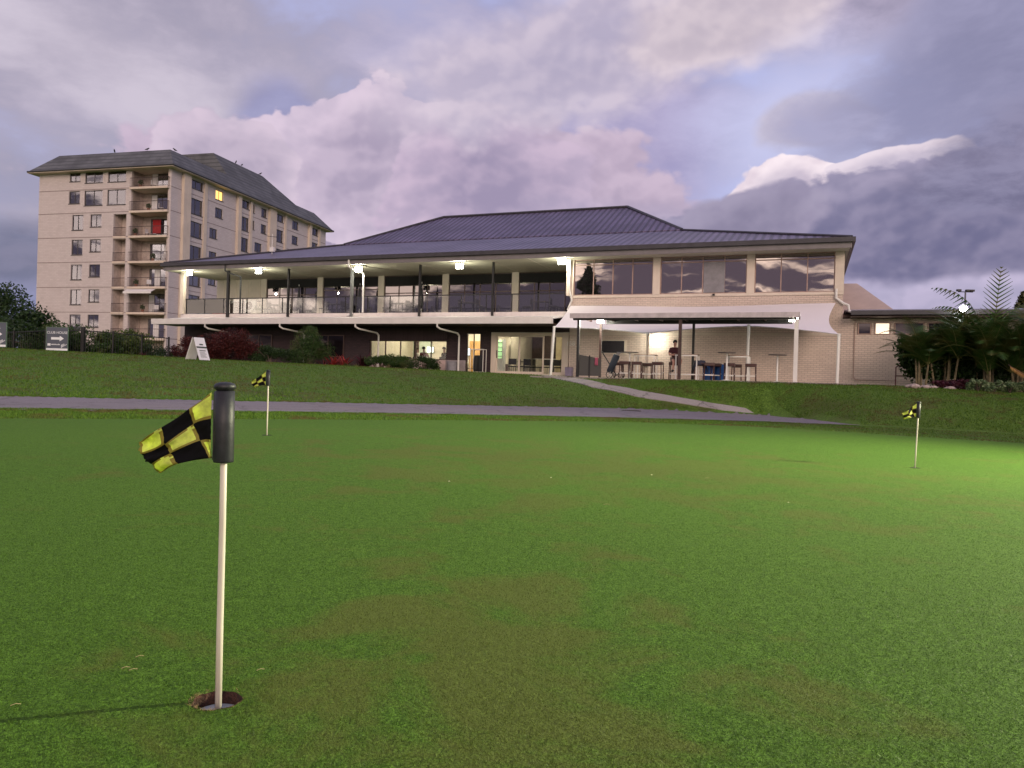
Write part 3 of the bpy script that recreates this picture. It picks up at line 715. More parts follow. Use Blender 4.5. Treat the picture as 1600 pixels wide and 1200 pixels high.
def wl(name, label, cat, fr, u, v, z, rz=0, group=None): return empty(name, label, cat, fr.w(u, v, z), fr.rz + rz, group)
def point(name, loc, e, r=.12, c=(1, .93, .8), parent=None, shape='POINT', spot=None):
    L_ = bpy.data.lights.new(name, shape); L_.energy = e; L_.color = c
    if shape != 'AREA': L_.shadow_soft_size = r
    o = bpy.data.objects.new(name, L_); COL.objects.link(o); o.location = loc
    if parent: o.parent = parent
    return o
MB().box(-10.5, -10.25, 3.4, 3.6, FL, 3.95).build('inner_column', DKWOOD, club); MB().box(-8.25, -8.1, 4.6, 4.8, FL, 3.95).build('inner_column', DKWOOD, club)
g = MB(); g.box(-12.1, -8.2, 5.82, 5.89, FL, 2.05); g.box(-7.3, -4.6, 5.82, 5.89, FL, 1.95); g.build('wainscot', DKWOOD, club)
MB().box(-4.35, -2.5, 6.8, 6.9, 2.35, 3.94).build('added_dark_board', DKWOOD, club); MB().box(-.9, -.15, 6.5, 6.6, 2.5, 3.94).build('added_dark_board', DKWOOD, club)  # dark boards added to darken the view in through the entrance doors
g = MB(); g.box(-4.35, -.15, 8.85, 8.95, FL, 2.0); g.build('added_dark_box', DARK, club)  # dark box added to darken the far end of the entrance room
# --- lit ceiling lights inside
LPAN = emit('lit_panel', (1, .96, .86), 5)
for i, (u, v, lab) in enumerate(((-10.6, 4.2, 'lit square ceiling panel over the left end of the dining room window'), (-8.6, 3.2, 'lit square ceiling panel over the middle of the dining room window'), (-7.4, 4.6, 'lit square ceiling panel near the orange inner door'), (-5.3, 2.2, 'lit square ceiling panel behind the narrow window'), (-3.4, 3.6, 'lit square ceiling panel behind the left glass entrance door'), (-1.3, 2.6, 'lit square ceiling panel behind the right glass entrance door'))):
    r = wl('ceiling_light', lab, 'light', CL, u, v, 3.95, group='ceiling lights inside the ground floor')
    MB().box(-.32, .32, -.32, .32, -.05, 0).build('frame', WMETAL, r); MB().box(-.29, .29, -.29, .29, -.055, -.05).build('diffuser', LPAN, r)
    p = point('lamp', (0, 0, -.12), 190 if u < -4 else 80, .25, (1, .88, .68), r)

# --- flood lights under the eave
LFL = emit('flood_led', (1, 1, .84), 60)
names = ('far left end', 'second from the left, above the air conditioners', 'middle, beside the grey veranda post', 'above the fourth window bay', 'right end, beside the wing')
for (px, py), nm in zip(((297, 427), (405, 424), (561, 421), (719, 416), (879, 409)), names):
    u, z = CL.uz(px, py, -.5)
    r = wl('eave_floodlight', 'bright white floodlight under the eave, ' + nm, 'floodlight', CL, u, -.5, z, group='floodlights under the main eave')
    m = MB(); m.box(-.22, .22, -.05, .04, -.14, .14); m.build('housing', GUTD, r)
    m = MB(); m.lathe([(.02, 0), (.02, 7.0 - z)], 8); m.build('bracket', BLACK, r)
    m = MB(); m.box(-.20, .20, -.062, -.051, -.125, .125); m.build('lens', LFL, r)
    L_ = point('lamp', (0, -.02, -.30), 80, .05, (1, 1, .80), r)

# ================================================================== SHADE SAIL AND PATIO COVER
PZ = 1.15
g = MB(); g.slab([(-.1, -.01, PZ), (UR + .3, -.01, PZ), (UR + .3, -6.2, PZ), (.2, -6.2, PZ)][::-1], .1)
pat = g.build('patio', M_CONC); pat.location = CL.w(0, 0, 0); pat.rotation_euler = (0, 0, CL.rz); tag(pat, kind='structure')
g = MB(); g.slab([(-4.2, GV - .1, FL - .01), (.1, GV - .1, FL - .01), (.6, -1.1, 1.19), (-1.6, -1.1, 1.19), (-3.9, -.35, 1.24)][::-1], .3)
pat = g.build('entrance_landing', M_CONC); pat.location = CL.w(0, 0, 0); pat.rotation_euler = (0, 0, CL.rz); tag(pat, kind='structure')
SV = -2.9
A = CL.uz(866, 511, SV); Bp = CL.uz(1012, 522, SV); Cp = CL.uz(1170, 508.5, SV); Dp = CL.uz(1311, 523, SV)
def sail_pts():
    topz = 4.72
    n = 60; us = np.linspace(0, 1, n + 1); rows = []
    ctrl = [A, Bp, Cp, Dp]
    cu = np.array([c[0] for c in ctrl]); cz = np.array([c[1] for c in ctrl])
    for s_ in us:
        ub = cu[0] + (cu[3] - cu[0]) * s_; zb = float(np.interp(ub, cu, cz))
        k = int(np.clip(np.searchsorted(cu, ub) - 1, 0, 2)); tt_ = (ub - cu[k]) / (cu[k + 1] - cu[k])
        zb += .10 * math.sin(math.pi * tt_) * (1 if k == 0 else .8); vb = SV + .35 * math.sin(math.pi * tt_)
        ut = .05 + (12.1 - .05) * s_; ut_z = topz - .08 * math.sin(math.pi * s_)
        row = []
        for j in range(13):
            t = j / 12; bow = .32 * math.sin(math.pi * t) * (max(0, s_ - .85) / .15)
            row.append((ut + (ub - ut) * t - bow, -.12 + (vb + .12) * t, ut_z + (zb - ut_z) * t - .10 * math.sin(math.pi * t) + .02 * math.sin(9 * s_ + 4 * t)))
        rows.append(row)
    return rows
rows = sail_pts(); m = MB(); nr = len(rows); nc = 13
for off in (0, -.012):
    for r_ in rows: m.v += [(a, b, c + off) for a, b, c in r_]
base_ = nr * nc
for i in range(nr - 1):
    for j in range(nc - 1):
        q = i * nc + j; m.f.append((q, q + nc, q + nc + 1, q + 1)); m.f.append((base_ + q, base_ + q + 1, base_ + q + nc + 1, base_ + q + nc)); m.mi += [0, 0]
sailr = wl('shade_sail', 'long white stretched shade sail along the wing wall above the patio', 'shade sail', CL, 0, 0, 0)
sm_, st_, sp_ = _base('sail_fabric')
sp_.inputs['Base Color'].default_value = (.90, .85, .88, 1); sp_.inputs['Roughness'].default_value = .8
tl = st_.new('ShaderNodeBsdfTranslucent'); tl.inputs[0].default_value = (.8, .76, .72, 1); mx = st_.new('ShaderNodeMixShader'); mx.inputs[0].default_value = .22
st_.l.new(sp_.outputs[0], mx.inputs[1]); st_.l.new(tl.outputs[0], mx.inputs[2]); st_.l.new(mx.outputs[0], st_.n['Material Output'].inputs[0])
m.build('fabric', sm_, sailr, smooth=True)
m = MB(); m.tube([rows[i][12] for i in range(0, nr, 4)], .018, 6); m.build('edge_rope', mat('rope_grey', (.4, .38, .38), .6), sailr)
for (c, pxb, lab, hgt) in ((A, 858, 'white sail post in front of the glass entrance', .0), (Bp, 1005, 'cream sail post at the low point of the sail behind the bar tables', 0), (Cp, 1166, 'cream sail post beside the rightmost stools', 0), (Dp, 1308, 'thin white sail post at the right corner of the wing', 0)):
    r = wl('sail_post', lab, 'post', CL, c[0], SV, PZ - .15, group='posts that hold the shade sail')
    m = MB(); m.tube([(-.12 if c is A else -.02, 0, 0), (0, 0, c[1] - PZ + .15)], .06, 12); m.build('pole', WMETAL if c is not Bp else CREAMD, r)
    MB().lathe([(.07, 0), (.07, .05), (.02, .07)], 12, (0, 0, c[1] - PZ + .13)).build('cap', WMETAL, r)
    MB().box(-.12, .12, -.12, .12, .1, .17).build('base_plate', WMETAL, r)
# patio cover
CV = -5.6
cu0, cz0 = CL.uz(891, 489.5, CV); cu1, cz1 = CL.uz(1250, 489.5, CV); _, czb = CL.uz(1060, 496.5, CV)
cz0 = (cz0 + cz1) / 2
pc = wl('patio_cover', 'flat grey roofed patio cover on dark posts over the bar tables', 'patio cover', CL, 0, 0, 0)
MB().box(cu0, cu1, CV, -3.2, cz0 - .05, cz0).build('roof_sheet', mat('pale_roof_sheet', (.42, .40, .40), .5), pc)
m = MB(); m.box(cu0, cu1, CV - .06, CV, czb, cz0 + .02); m.build('fascia', mat('pale_grey_fascia', (.50, .45, .46), .5, dirt=.15), pc)
m = MB(); m.box(cu0 + .1, cu1 - .1, CV + .1, CV + .2, czb - .07, cz0 - .06); m.build('front_beam', BLACK, pc)
m = MB(); m.box(cu0 + 1., cu1 - .3, -3.4, -3.3, czb - .06, cz0 - .06); m.build('rear_beam', BLACK, pc)
m = MB()
for u in np.linspace(cu0 + .3, cu1 - .3, 9): m.box(u, u + .06, CV + .21, -3.41, cz0 - .14, cz0 - .06)
m.build('rafters', DKWOOD, pc)
for px, v, mm, th in ((903, CV + .15, BLACK, .05), (1062, CV + .15, DKWOOD, .06), (1243.5, CV + .15, WMETAL, .075), (938, -3.35, DKWOOD, .05), (1083, -3.35, BLACK, .05)):
    u = CL.uz(px, 550, v)[0]
    MB().box(u - th, u + th, v - th, v + th, PZ - .3, czb - .071 if v < -4 else czb - .061).build('post', mm, pc)
LW = emit('patio_led', (1, .98, .85), 70)
for px, py, v, lab, e in ((938, 501, -3.75, 'bright round light under the left end of the patio cover', 170), (1026, 527, -.22, 'bright bulkhead light on the brick wall beside the screen', 70), (1240, 498, CV + .5, 'bright light under the right end of the patio cover', 90)):
    u, z = CL.uz(px, py, v)
    r = wl('patio_light', lab, 'light', CL, u, v, z, group='lights around the patio')
    MB().box(-.17, .17, .02, .08, -.12, .12).build('housing', WMETAL, r, bevel=.01)
    m = MB(); m.lathe([(.001, -.08), (.1, -.07), (.14, 0), (.1, .07), (.001, .08)], 16); m.build('diffuser', LW, r, smooth=True)
    point('lamp', (0, -.3, -.12), e * .5, .1, (1, .97, .78), r)
# wall screen
u0, z1 = CL.uz(940, 532.5, -.05); u1, z0 = CL.uz(975, 551.5, -.05)
r = wl('wall_screen', 'black outdoor television in a cream frame on the brick wall', 'television', CL, 0, 0, 0)
m = MB(); m.box(u0 - .08, u1 + .12, -.05, -.001, z0 - .08, z1 + .06); m.build('frame', CREAM, r)
MB().box(u0, u1, -.07, -.051, z0, z1).build('screen', mat('dead_screen', (.008, .008, .01), .15), r)
MB().box(u0, u1 , -.072, -.0705, z0, z0 + .02).build('bezel', BLACK, r)
# ================================================================== ANNEX on the right
an = empty('annex', 'low cream brick annex with dark eave to the right of the clubhouse wing', 'building', CL.w(0, 0, 0), CL.rz)
g = MB(); g.box(UR + .004, 13.0, 0, .2, .5, 4.05); g.box(13.0, 26, 0, .2, .5, 3.36); g.box(13.0, 26, 0, .2, 3.88, 4.05); g.box(14.31, 14.43, 0, .2, 3.36, 3.88); g.box(13.565, 13.675, 0, .2, 3.36, 3.88); g.box(15.61, 15.69, 0, .2, 3.36, 3.88); g.box(17.21, 26, 0, .2, 3.36, 3.88); g.box(26, 26.2, 0, 10, .5, 4.05); g.build('wall', BRICK, an)
g = MB(); g.slab([(12.66, -.75, 4.30), (26.6, -.75, 4.30), (26.6, 5, 4.95), (12.66, 5, 4.95)], .06); g.slab([(12.66, 5, 4.95), (26.6, 5, 4.95), (26.6, 11, 4.3), (12.66, 11, 4.3)], .06)
g.build('roof', roofmat('pale_roof_ribs', (.36, .34, .36), .2, 0, .5, .3), an)
g = MB(); g.box(12.7, 26.6, -.9, -.76, 4.14, 4.32); g.build('gutter', GUTD, an)
g = MB(); g.box(12.7, 26.5, -.75, -.01, 4.06, 4.1); g.build('soffit', DKWOOD, an)
GL_DK = glassmat('dim_window', .03, (.5, .45, .5), (.03, .025, .035))
for u0, u1, gm_ in ((13.02, 13.56, GL_DK), (13.68, 14.30, emit('lit_window', (1, .86, .66), .95)), (14.44, 15.6, GL_DK), (15.7, 17.2, GL_DK)):
    m = MB(); m.box(u0, u1, -.03, .05, 3.36, 3.40); m.box(u0, u1, -.03, .05, 3.84, 3.88); m.box(u0, u0 + .05, -.03, .05, 3.4, 3.84); m.box(u1 - .05, u1, -.03, .05, 3.4, 3.84)
    o = m.build('window', PINKF, an); MB().box(u0 + .05, u1 - .05, .0, .012, 3.4, 3.84).build('pane', gm_, o)
m = MB(); m.tube([(12.9, -.03, 4.0), (12.9, -.03, 1.5), (12.98, -.03, 1.4), (15.4, -.03, 1.4)], .018, 6); m.build('conduit', PINKF, an)
MB().box(13.0, 26, .5, .6, .6, 4.0).build('inner_wall', DARK, an)  # dark box added behind the windows so no light passes through
# beige hipped roof behind
bh = empty('beige_roofed_building', 'beige hipped roof rising behind the annex', 'building', CL.w(0, 0, 0), CL.rz)
ha = CL.uz(1322, 440, 9); hb = CL.uz(1340, 441, 9); hc = CL.uz(1411, 484, 6)
top_a = (ha[0] - 4, 9.5, ha[1]); top_b = (hb[0], 9.5, hb[1]); ey = 4.6
fr_ = [(ha[0] - 8, 5.4, ey), (hc[0], 5.4, ey), (hc[0], 13.6, ey), (ha[0] - 8, 13.6, ey)]
g = MB(); g.slab([fr_[0], fr_[1], top_b, top_a], .05); g.slab([fr_[2], fr_[3], top_a, top_b], .05); g.slab([fr_[1], fr_[2], top_b], .05); g.slab([fr_[3], fr_[0], top_a], .05)
g.build('roof', mat('beige_roof', (.46, .36, .31), .8, var=.08, scale=1), bh)
g = MB(); g.box(ha[0] - 7.6, hc[0] - .4, 5.8, 13.2, .5, ey - .05); g.build('wall', BRICK, bh)
# handrail
r = wl('handrail', 'dark red brown tubular handrail in front of the annex beside the palms', 'handrail', CL, 0, -2.2, 0)
hu, hz = CL.uz(1400, 571, -2.2); gzr = float(terr(*CL.w(hu, -2.2)[:2]))
HR = mat('maroon_tube', (.12, .04, .04), .5)
m = MB(); m.tube([(hu, 0, gzr - .1), (hu, 0, hz - .08), (hu + .08, 0, hz), (hu + 3.2, 0, hz)], .025, 8); m.build('top_rail', HR, r)
m = MB(); m.tube([(hu, 0, hz - .42), (hu + 3.2, 0, hz - .42)], .022, 8); m.build('middle_rail', HR, r)
for q in (.8, 2.2): m = MB(); m.tube([(hu + q, 0, gzr - .1), (hu + q, 0, hz - .42)], .03, 8); m.build('post', HR, r)
#PART3
# ================================================================== APARTMENT BLOCK
APW = brick('apartment_brick', (.54, .475, .465), (.59, .525, .515), (.47, .41, .40), .5, .2, .2, .2)
APC = mat('apartment_cream', (.62, .52, .43), .7, var=.08, scale=.5, dirt=.2)
APD = mat('apartment_joint', (.25, .20, .19), .8)
CURT = mat('pale_curtain', (.8, .78, .8), .9, var=.15, scale=2, stretch=(6, 6, .2))
APF = mat('apartment_frame', (.06, .05, .05), .5)
RAILM = mat('balcony_rail_metal', (.07, .05, .05), .5)
ap = empty('apartment_block', 'tall cream brick apartment block with grey tiled mansard roof and stacked balconies', 'apartment block', AP.w(0, 0, 0), AP.rz)
STZ = [4.83 + 2.953 * k for k in range(7)]        # storey joints, 4.83 ... 22.55
STZ = [4.85, 7.82, 10.78, 13.74, 16.68, 19.58, 22.32]
TOPZ = 24.75
def holed(m, a0, a1, z0, z1, holes, put):
    A_ = sorted({a0, a1, *[h[0] for h in holes], *[h[1] for h in holes]}); Z_ = sorted({z0, z1, *[h[2] for h in holes], *[h[3] for h in holes]})
    for i in range(len(A_) - 1):
        j = 0
        while j < len(Z_) - 1:
            free = lambda j: not any(h[0] <= A_[i] + 1e-6 and h[1] >= A_[i + 1] - 1e-6 and h[2] <= Z_[j] + 1e-6 and h[3] >= Z_[j + 1] - 1e-6 for h in holes)
            if not free(j): j += 1; continue
            k = j
            while k + 1 < len(Z_) - 1 and free(k + 1): k += 1
            put(A_[i], A_[i + 1], Z_[j], Z_[k + 1]); j = k + 1
fw_ = []        # front windows u0,u1,z0,z1
fw_ += [(-14.2, -12.68, 23.35, 24.5), (-11.98, -9.45, 23.1, 24.55), (-8.72, -6.2, 23.1, 24.55)]
fw_ += [(-14.25, -12.68, 20.72, 22.2), (-12.02, -9.42, 20.42, 22.2), (-8.76, -6.18, 20.42, 22.2)]
for k in range(5):
    z = STZ[4 - k]; fw_ += [(-13.68, -12.08, z + .88, z + 2.68), (-11.06, -9.5, z + 1.2, z + 2.68)]
rec = [(-7.78, -6.0, STZ[k] + .05, STZ[k + 1] - .28) for k in range(0, 5)]
cor = [(-5.4, -.42, STZ[k] + .0, (STZ[k + 1] if k < 6 else TOPZ) - .25) for k in range(0, 7)]
m = MB(); holed(m, -18.65, -5.4, 1.0, TOPZ, fw_ + rec, lambda a, b, c, d: m.box(a, b, 0, .3, c, d)); m.box(-18.65, -18.35, .3, 36.2, 1, TOPZ)
m.build('front_wall', APW, ap)
SPV = [(1.8, 3.05), (5.75, 6.3), (12.4, 13.1), (15.35, 15.85), (19.75, 21.4), (23.9, 24.4), (30.6, 31.25), (33.8, 34.3)]
sw = []
for k in range(7):
    z = STZ[6 - k] if k < 7 else 0
    hd = 24.35 if k == 0 else STZ[7 - k] - .2
    for (v0, v1, b, t) in ((3.15, 5.65, 2.05, .28), (13.2, 15.25, 2.0, .3), (21.5, 23.7, 1.95, .3), (31.4, 33.7, 1.9, .3)):
        sw.append((v0, v1, hd - (1.25 if k == 0 else b) - .05, hd - (.25 if k == 0 else .25)))
    sh = 0 if k < 2 else -1.0
    for (v0, v1) in ((8.08 + sh, 9.6 + sh), (18.1 + (sh - .4 if k > 1 else 0), 19.4 + (sh if k > 1 else 0)), (26.1, 27.8)):
        sw.append((v0, v1, hd - 1.55, hd - .35))
    if k < 2: sw.append((16.05, 16.55, hd - 1.5, hd - .3))
m = MB(); holed(m, 0, 36.2, 1.0, TOPZ, sw, lambda a, b, c, d: m.box(-.3, 0, a, b, c, d)); m.build('side_wall', APW, ap)
m = MB()
for v0, v1 in SPV: m.box(.004, .38 if v1 - v0 > .6 else .2, v0, v1, 1.0, 24.6)
m.build('pillars', APC, ap)
m = MB()
for z in STZ[0:]:
    m.box(-18.655, -5.4, -.015, -.001, z - .05, z + .03); m.box(-5.4 + 5.405, .012, 0, 36.2, z - .05, z + .03) if False else m.box(.001, .012, .02, 36.2, z - .05, z + .03)
m.build('floor_joints', APD, ap)
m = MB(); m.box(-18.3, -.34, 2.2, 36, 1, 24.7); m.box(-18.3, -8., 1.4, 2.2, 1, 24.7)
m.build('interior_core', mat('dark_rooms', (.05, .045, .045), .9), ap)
def apwin(u0, u1, z0, z1, side, curtain, lit=None):
    m = MB(); p = MB(); c = MB(); f = .07
    bx = (lambda mb, a, b, d0, d1, c0, c1: mb.box(a, b, d0, d1, c0, c1)) if not side else (lambda mb, a, b, d0, d1, c0, c1: mb.box(-d1, -d0, a, b, c0, c1))
    bx(m, u0, u1, .1, .18, z0, z0 + f); bx(m, u0, u1, .1, .18, z1 - f, z1)
    mid = (u0 + u1) / 2; n = (u0, mid - f / 2, u1 - f) if u1 - u0 > .8 else (u0, u1 - f)
    for a in n: bx(m, a, a + f, .1, .18, z0 + f, z1 - f)
    bx(m, u0 - .05, u1 + .05, -.05, .1, z0 - .08, z0 - .001)
    o = m.build('window', APF, ap)
    bx(p, u0 + f, u1 - f, .13, .145, z0 + f, z1 - f); p.build('pane', lit or GL_APT, o)
    if curtain and not lit:
        a, b = {1: (u0 + f, mid), 2: (mid, u1 - f), 3: (u0 + f, u1 - f)}[curtain]
        bx(c, a, b, .22, .24, z0 + f, z1 - f); c.build('curtain', CURT, o)
    return o
cur = [2, 2, 2, 2, 3, 3, 3, 0, 3, 0, 3, 2, 3, 2, 1, 2]
for i, q in enumerate(fw_): apwin(*q[:2], q[2], q[3], False, cur[i % 16])
litm = emit('warm_lit_window', (1, .62, .18), 1.3)
for i, q in enumerate(sw):
    k = i; c = [2, 1, 1, 0, 0, 0, 0, 0, 0, 3, 1, 2, 0][i % 13]
    apwin(q[0], q[1], q[2], q[3], True, c, litm if (abs(q[0] - 8.08) < .01 and q[3] > 23.5) else None)
# small recessed balconies and corner balconies
DOORC = mat('balcony_recess', (.52, .43, .39), .8, dirt=.2)
m = MB(); m.box(-7.95, -7.78, .3, 1.4, 1, 22.2); m.box(-6.0, -5.4, .3, 1.4, 1, 24.7); m.box(-5.55, -5.4, .3, 2.2, 1, 24.7); m.box(-.42, -.3, 0, 2.2, 1, TOPZ); m.box(-7.8, -5.5, 1.4, 1.5, 1, 22.2); m.box(-5.4, -.42, 2.0, 2.15, 1, TOPZ)
m.build('recess_walls', DOORC, ap)
def railmesh(m, pts, z0, z1, step=.14):
    for (a, b) in zip(pts[:-1], pts[1:]):
        L_ = math.hypot(b[0] - a[0], b[1] - a[1]); n = max(2, int(L_ / step))
        m.tube([(a[0], a[1], z1), (b[0], b[1], z1)], .035, 4); m.tube([(a[0], a[1], z0), (b[0], b[1], z0)], .025, 4)
        for i in range(n + 1):
            t = i / n; x, y = a[0] + (b[0] - a[0]) * t, a[1] + (b[1] - a[1]) * t; m.tube([(x, y, z0), (x, y, z1)], .013, 3, False)
for k in range(7):
    z = STZ[k]
    m = MB(); m.box(-5.4, -.2, -.35, 2.0, z - .25, z); bal = m.build('corner_balcony', APC, ap)
    m = MB(); railmesh(m, [(-5.36, -.3), (-.25, -.3), (-.25, -.02)], z + .08, z + 1.05); m.build('railing', RAILM, bal)
    m = MB(); m.box(-4.2, -1.2, 1.9, 1.98, z, z + 2.35); dr = m.build('glass_door', APF, bal)
    m = MB(); m.box(-4.1, -2.7, 1.86, 1.89, z + .08, z + 2.27); m.box(-2.6, -1.3, 1.86, 1.89, z + .08, z + 2.27); m.build('pane', GL_APT, dr)
    if k not in (4,): m = MB(); q = random.choice((-4.1, -3.4, -2.2)); m.box(q, q + .75, 1.82, 1.85, z + .1, z + 2.25); m.build('curtain', CURT, dr)
    if k < 5:
        m = MB(); m.box(-7.78, -6.0, -.08, 1.4, z - .2, z + .04); b2_ = m.build('small_balcony', APC, ap)
        m = MB(); railmesh(m, [(-7.74, -.03), (-6.04, -.03)], z + .1, z + 1.05); m.build('railing', RAILM, b2_)
        m = MB(); m.box(-7.1, -6.5, 1.3, 1.38, z + .05, z + 2.3); m.build('curtain', CURT, b2_)
    m = MB(); m.box(-19.35, -18.652, 1.0, 3.4, z - .15, z); b3_ = m.build('end_balcony', APC, ap)
    m = MB(); railmesh(m, [(-18.7, 1.05), (-19.3, 1.05), (-19.3, 3.35)], z + .08, z + 1.05, .1); m.build('railing', RAILM, b3_)
m = MB(); m.box(0, .9, 35.4, 36.2, 20.1, 20.3); q_ = m.build('end_balcony', APC, ap); m = MB(); railmesh(m, [(.9, 35.4), (.9, 36.2)], 20.35, 21.3); m.build('railing', RAILM, q_)
# roofs
ov = .9; ez = 24.52; tz = 27.0; ins = 2.3
E_ = [(-18.65 - ov, -ov), (ov, -ov), (ov, 37.1), (-18.65 - ov, 37.1)]; T_ = [(-18.65 - ov + ins, -ov + ins), (ov - ins, -ov + ins), (ov - ins, 37.1 - ins), (-18.65 - ov + ins, 37.1 - ins)]
m = MB()
for i in range(4):
    j = (i + 1) % 4; m.slab([(*E_[i], ez), (*E_[j], ez), (*T_[j], tz), (*T_[i], tz)], .12)
m.add([(*q, tz - .02) for q in T_], [(0, 1, 2, 3)]); m.build('mansard_roof', SLATE, ap)
m = MB(); m.slab([(q[0], q[1], ez - .09) for q in E_], .08); m.build('eave_soffit', APC, ap)
m = MB()
for i in range(4): j = (i + 1) % 4; m.tube([(*E_[i], ez), (*E_[j], ez)], .11, 6)
m.build('eave_gutter', mat('eave_dark', (.05, .05, .05), .5), ap)
bA = [(-15.6, 13.6), (-1.6, 13.6), (-1.6, 33.2), (-15.6, 33.2)]; bT = [(-13.2, 14.2), (-5.0, 14.2), (-5.0, 25.8), (-13.2, 25.8)]
m = MB(); bz0 = [26.0] * 4
for i in range(4): j = (i + 1) % 4; m.slab([(*bA[i], 26.3), (*bA[j], 26.3), (*bT[j], 30.6), (*bT[i], 30.6)], .1)
m.add([(*q, 30.58) for q in bT], [(0, 1, 2, 3)]); m.build('upper_roof', SLATE, ap)
# birds on the ridges
BIRD = mat('dark_feathers', (.02, .02, .02), .7)
def bird():
    r = empty('bird', '', 'bird'); m = MB()
    m.tube([(-.26, 0, .08), (-.12, 0, .15), (0, 0, .2), (.10, 0, .28), (.15, 0, .34), (.19, 0, .36), (.27, 0, .34)], [.02, .06, .09, .08, .05, .05, .008], 8)
    m.tube([(0, -.03, .14), (0, -.03, 0)], .01, 4); m.tube([(0, .03, .14), (0, .03, 0)], .01, 4); m.build('body', BIRD, r, smooth=True); return r
b0_ = bird(); first = True
for (u, v, z, lab) in ((-9.2, 1.4, 27.0, 'small dark bird on the front roof ridge, leftmost of its three'), (-4.6, 1.4, 27.0, 'small dark bird on the front roof ridge, middle of its three'), (-1.4, 2.2, 27.0, 'small dark bird at the right corner of the front roof ridge'), (-5, 19.2, 30.6, 'small dark bird on the upper roof edge, leftmost of its three'), (-5, 20.6, 30.6, 'small dark bird on the upper roof edge, middle of its three'), (-5, 25.2, 30.6, 'small dark bird at the lower end of the upper roof edge')):
    o = b0_ if first else copy_tree(b0_); first = False; o.location = AP.w(u, v, z); o.rotation_euler = (0, 0, random.uniform(0, 6)); tag(o, lab, 'bird', 'birds on the apartment roof')
# things on the balconies
r = wl('red_blind', 'red cloth blind hanging in the corner balcony of the third storey from the top', 'blind', AP, -3.1, 1.6, STZ[4] + .6); MB().box(-.55, .55, -.02, .02, 0, 1.6).build('cloth', mat('red_cloth', (.35, .015, .02), .8), r); MB().box(-.6, .6, -.04, .04, 1.6, 1.68).build('rod', RAILM, r)
r = wl('balcony_awning', 'white folding awning under the lowest clear corner balcony', 'awning', AP, -3.4, -.5, STZ[2] - .75)
MB().slab([(-1.9, -.5, .1), (1.9, -.5, .1), (1.9, .2, .45), (-1.9, .2, .45)], .05).build('canopy', WHITE, r); MB().box(-1.9, 1.9, -.52, -.49, -.12, .1).build('valance', WHITE, r)

# ================================================================== PLANTS
def ellips(n, c, r, shell=.45):
    d = rng.normal(size=(n, 3)); d /= np.linalg.norm(d, axis=1)[:, None]
    k = (shell + (1 - shell) * rng.uniform(0, 1, n)) ** .7
    return np.array(c) + d * np.array(r) * k[:, None]
def leafquads(P, size, aspect=.5, droop=0.):
    n = len(P); a = rng.normal(size=(n, 3)); a[:, 2] -= droop; a /= np.linalg.norm(a, axis=1)[:, None]
    b = np.cross(a, rng.normal(size=(n, 3))); b /= np.linalg.norm(b, axis=1)[:, None]
    s = size * rng.uniform(.55, 1.3, n)[:, None]
    return np.stack([P - a * s, P + b * s * aspect, P + a * s, P - b * s * aspect], 1).reshape(-1, 3)
L_DARK = leafmat('leaf_dark_green', (.012, .030, .008), (.030, .062, .014), trans=.15)
L_MID = leafmat('leaf_mid_green', (.020, .050, .012), (.055, .105, .022), (.08, .10, .03), trans=.2)
L_YEL = leafmat('leaf_yellow_green', (.035, .075, .015), (.12, .15, .035), trans=.25)
L_RED = leafmat('leaf_dark_red', (.035, .008, .009), (.12, .025, .022), (.02, .008, .010), trans=.2)
L_REDB = leafmat('leaf_bright_red', (.20, .02, .025), (.42, .06, .05), trans=.25)
L_PURP = leafmat('leaf_purple', (.03, .008, .014), (.085, .018, .03), trans=.15)
L_TAN = leafmat('leaf_tan', (.13, .12, .05), (.24, .20, .10), trans=.2)
L_PALM = leafmat('leaf_palm', (.022, .058, .012), (.055, .115, .022), (.09, .095, .025), trans=.2)
L_FAR = leafmat('leaf_far', (.035, .045, .018), (.085, .08, .03), trans=.1)
# balcony clutter
def clutter(k, u, lab1, lab2):
    z = STZ[k]
    r = wl('potted_plant', lab1, 'plant', AP, u, .25, z, 0, 'plants on the apartment balconies'); m = MB(); m.lathe([(.13, 0), (.18, .34)], 10); m.build('pot', mat('terracotta', (.3, .13, .08), .8), r)
    P_ = ellips(160, (0, 0, .62), (.32, .3, .34), .2); npmesh('leaves', leafquads(P_, .09), 4, L_MID, r)
    r = wl('balcony_chair', lab2, 'chair', AP, u + 1.4, .7, z, .4 * k, 'chairs on the apartment balconies'); m = MB(); m.box(-.25, .25, -.25, .25, .4, .45); m.build('seat', CURT, r); m = MB(); m.box(-.25, .25, .22, .26, .45, .95); m.build('backrest', CURT, r)
    for x in (-.22, .22):
        for y in (-.22, .22): MB().box(x - .02, x + .02, y - .02, y + .02, 0, .4).build('leg', RAILM, r)
ords = ('lowest', 'sixth storey from the top', 'fifth storey from the top', 'fourth storey from the top', 'third storey from the top', 'second storey from the top', 'top')
for k in range(1, 7): clutter(k, (-4.8, -3.6, -4.6, -2.4, -4.9, -3.2, -4.4)[k], 'potted plant on the corner balcony, ' + ords[k], 'pale chair on the corner balcony, ' + ords[k])
BARK = mat('bark', (.09, .065, .05), .9, var=.4, scale=9, bump=.5)
def clumpy(R, n):
    """n clumps spread over an ellipsoid of radii R, centre at height"""
    out = []
    for _ in range(n):
        d = Vector((random.gauss(0, 1), random.gauss(0, 1), random.gauss(0, .8))).normalized() * random.uniform(.35, .85)
        k = random.uniform(.28, .48); out.append(((d.x * R[0], d.y * R[1], d.z * R[2]), (R[0] * k, R[1] * k, R[2] * k)))
    return out
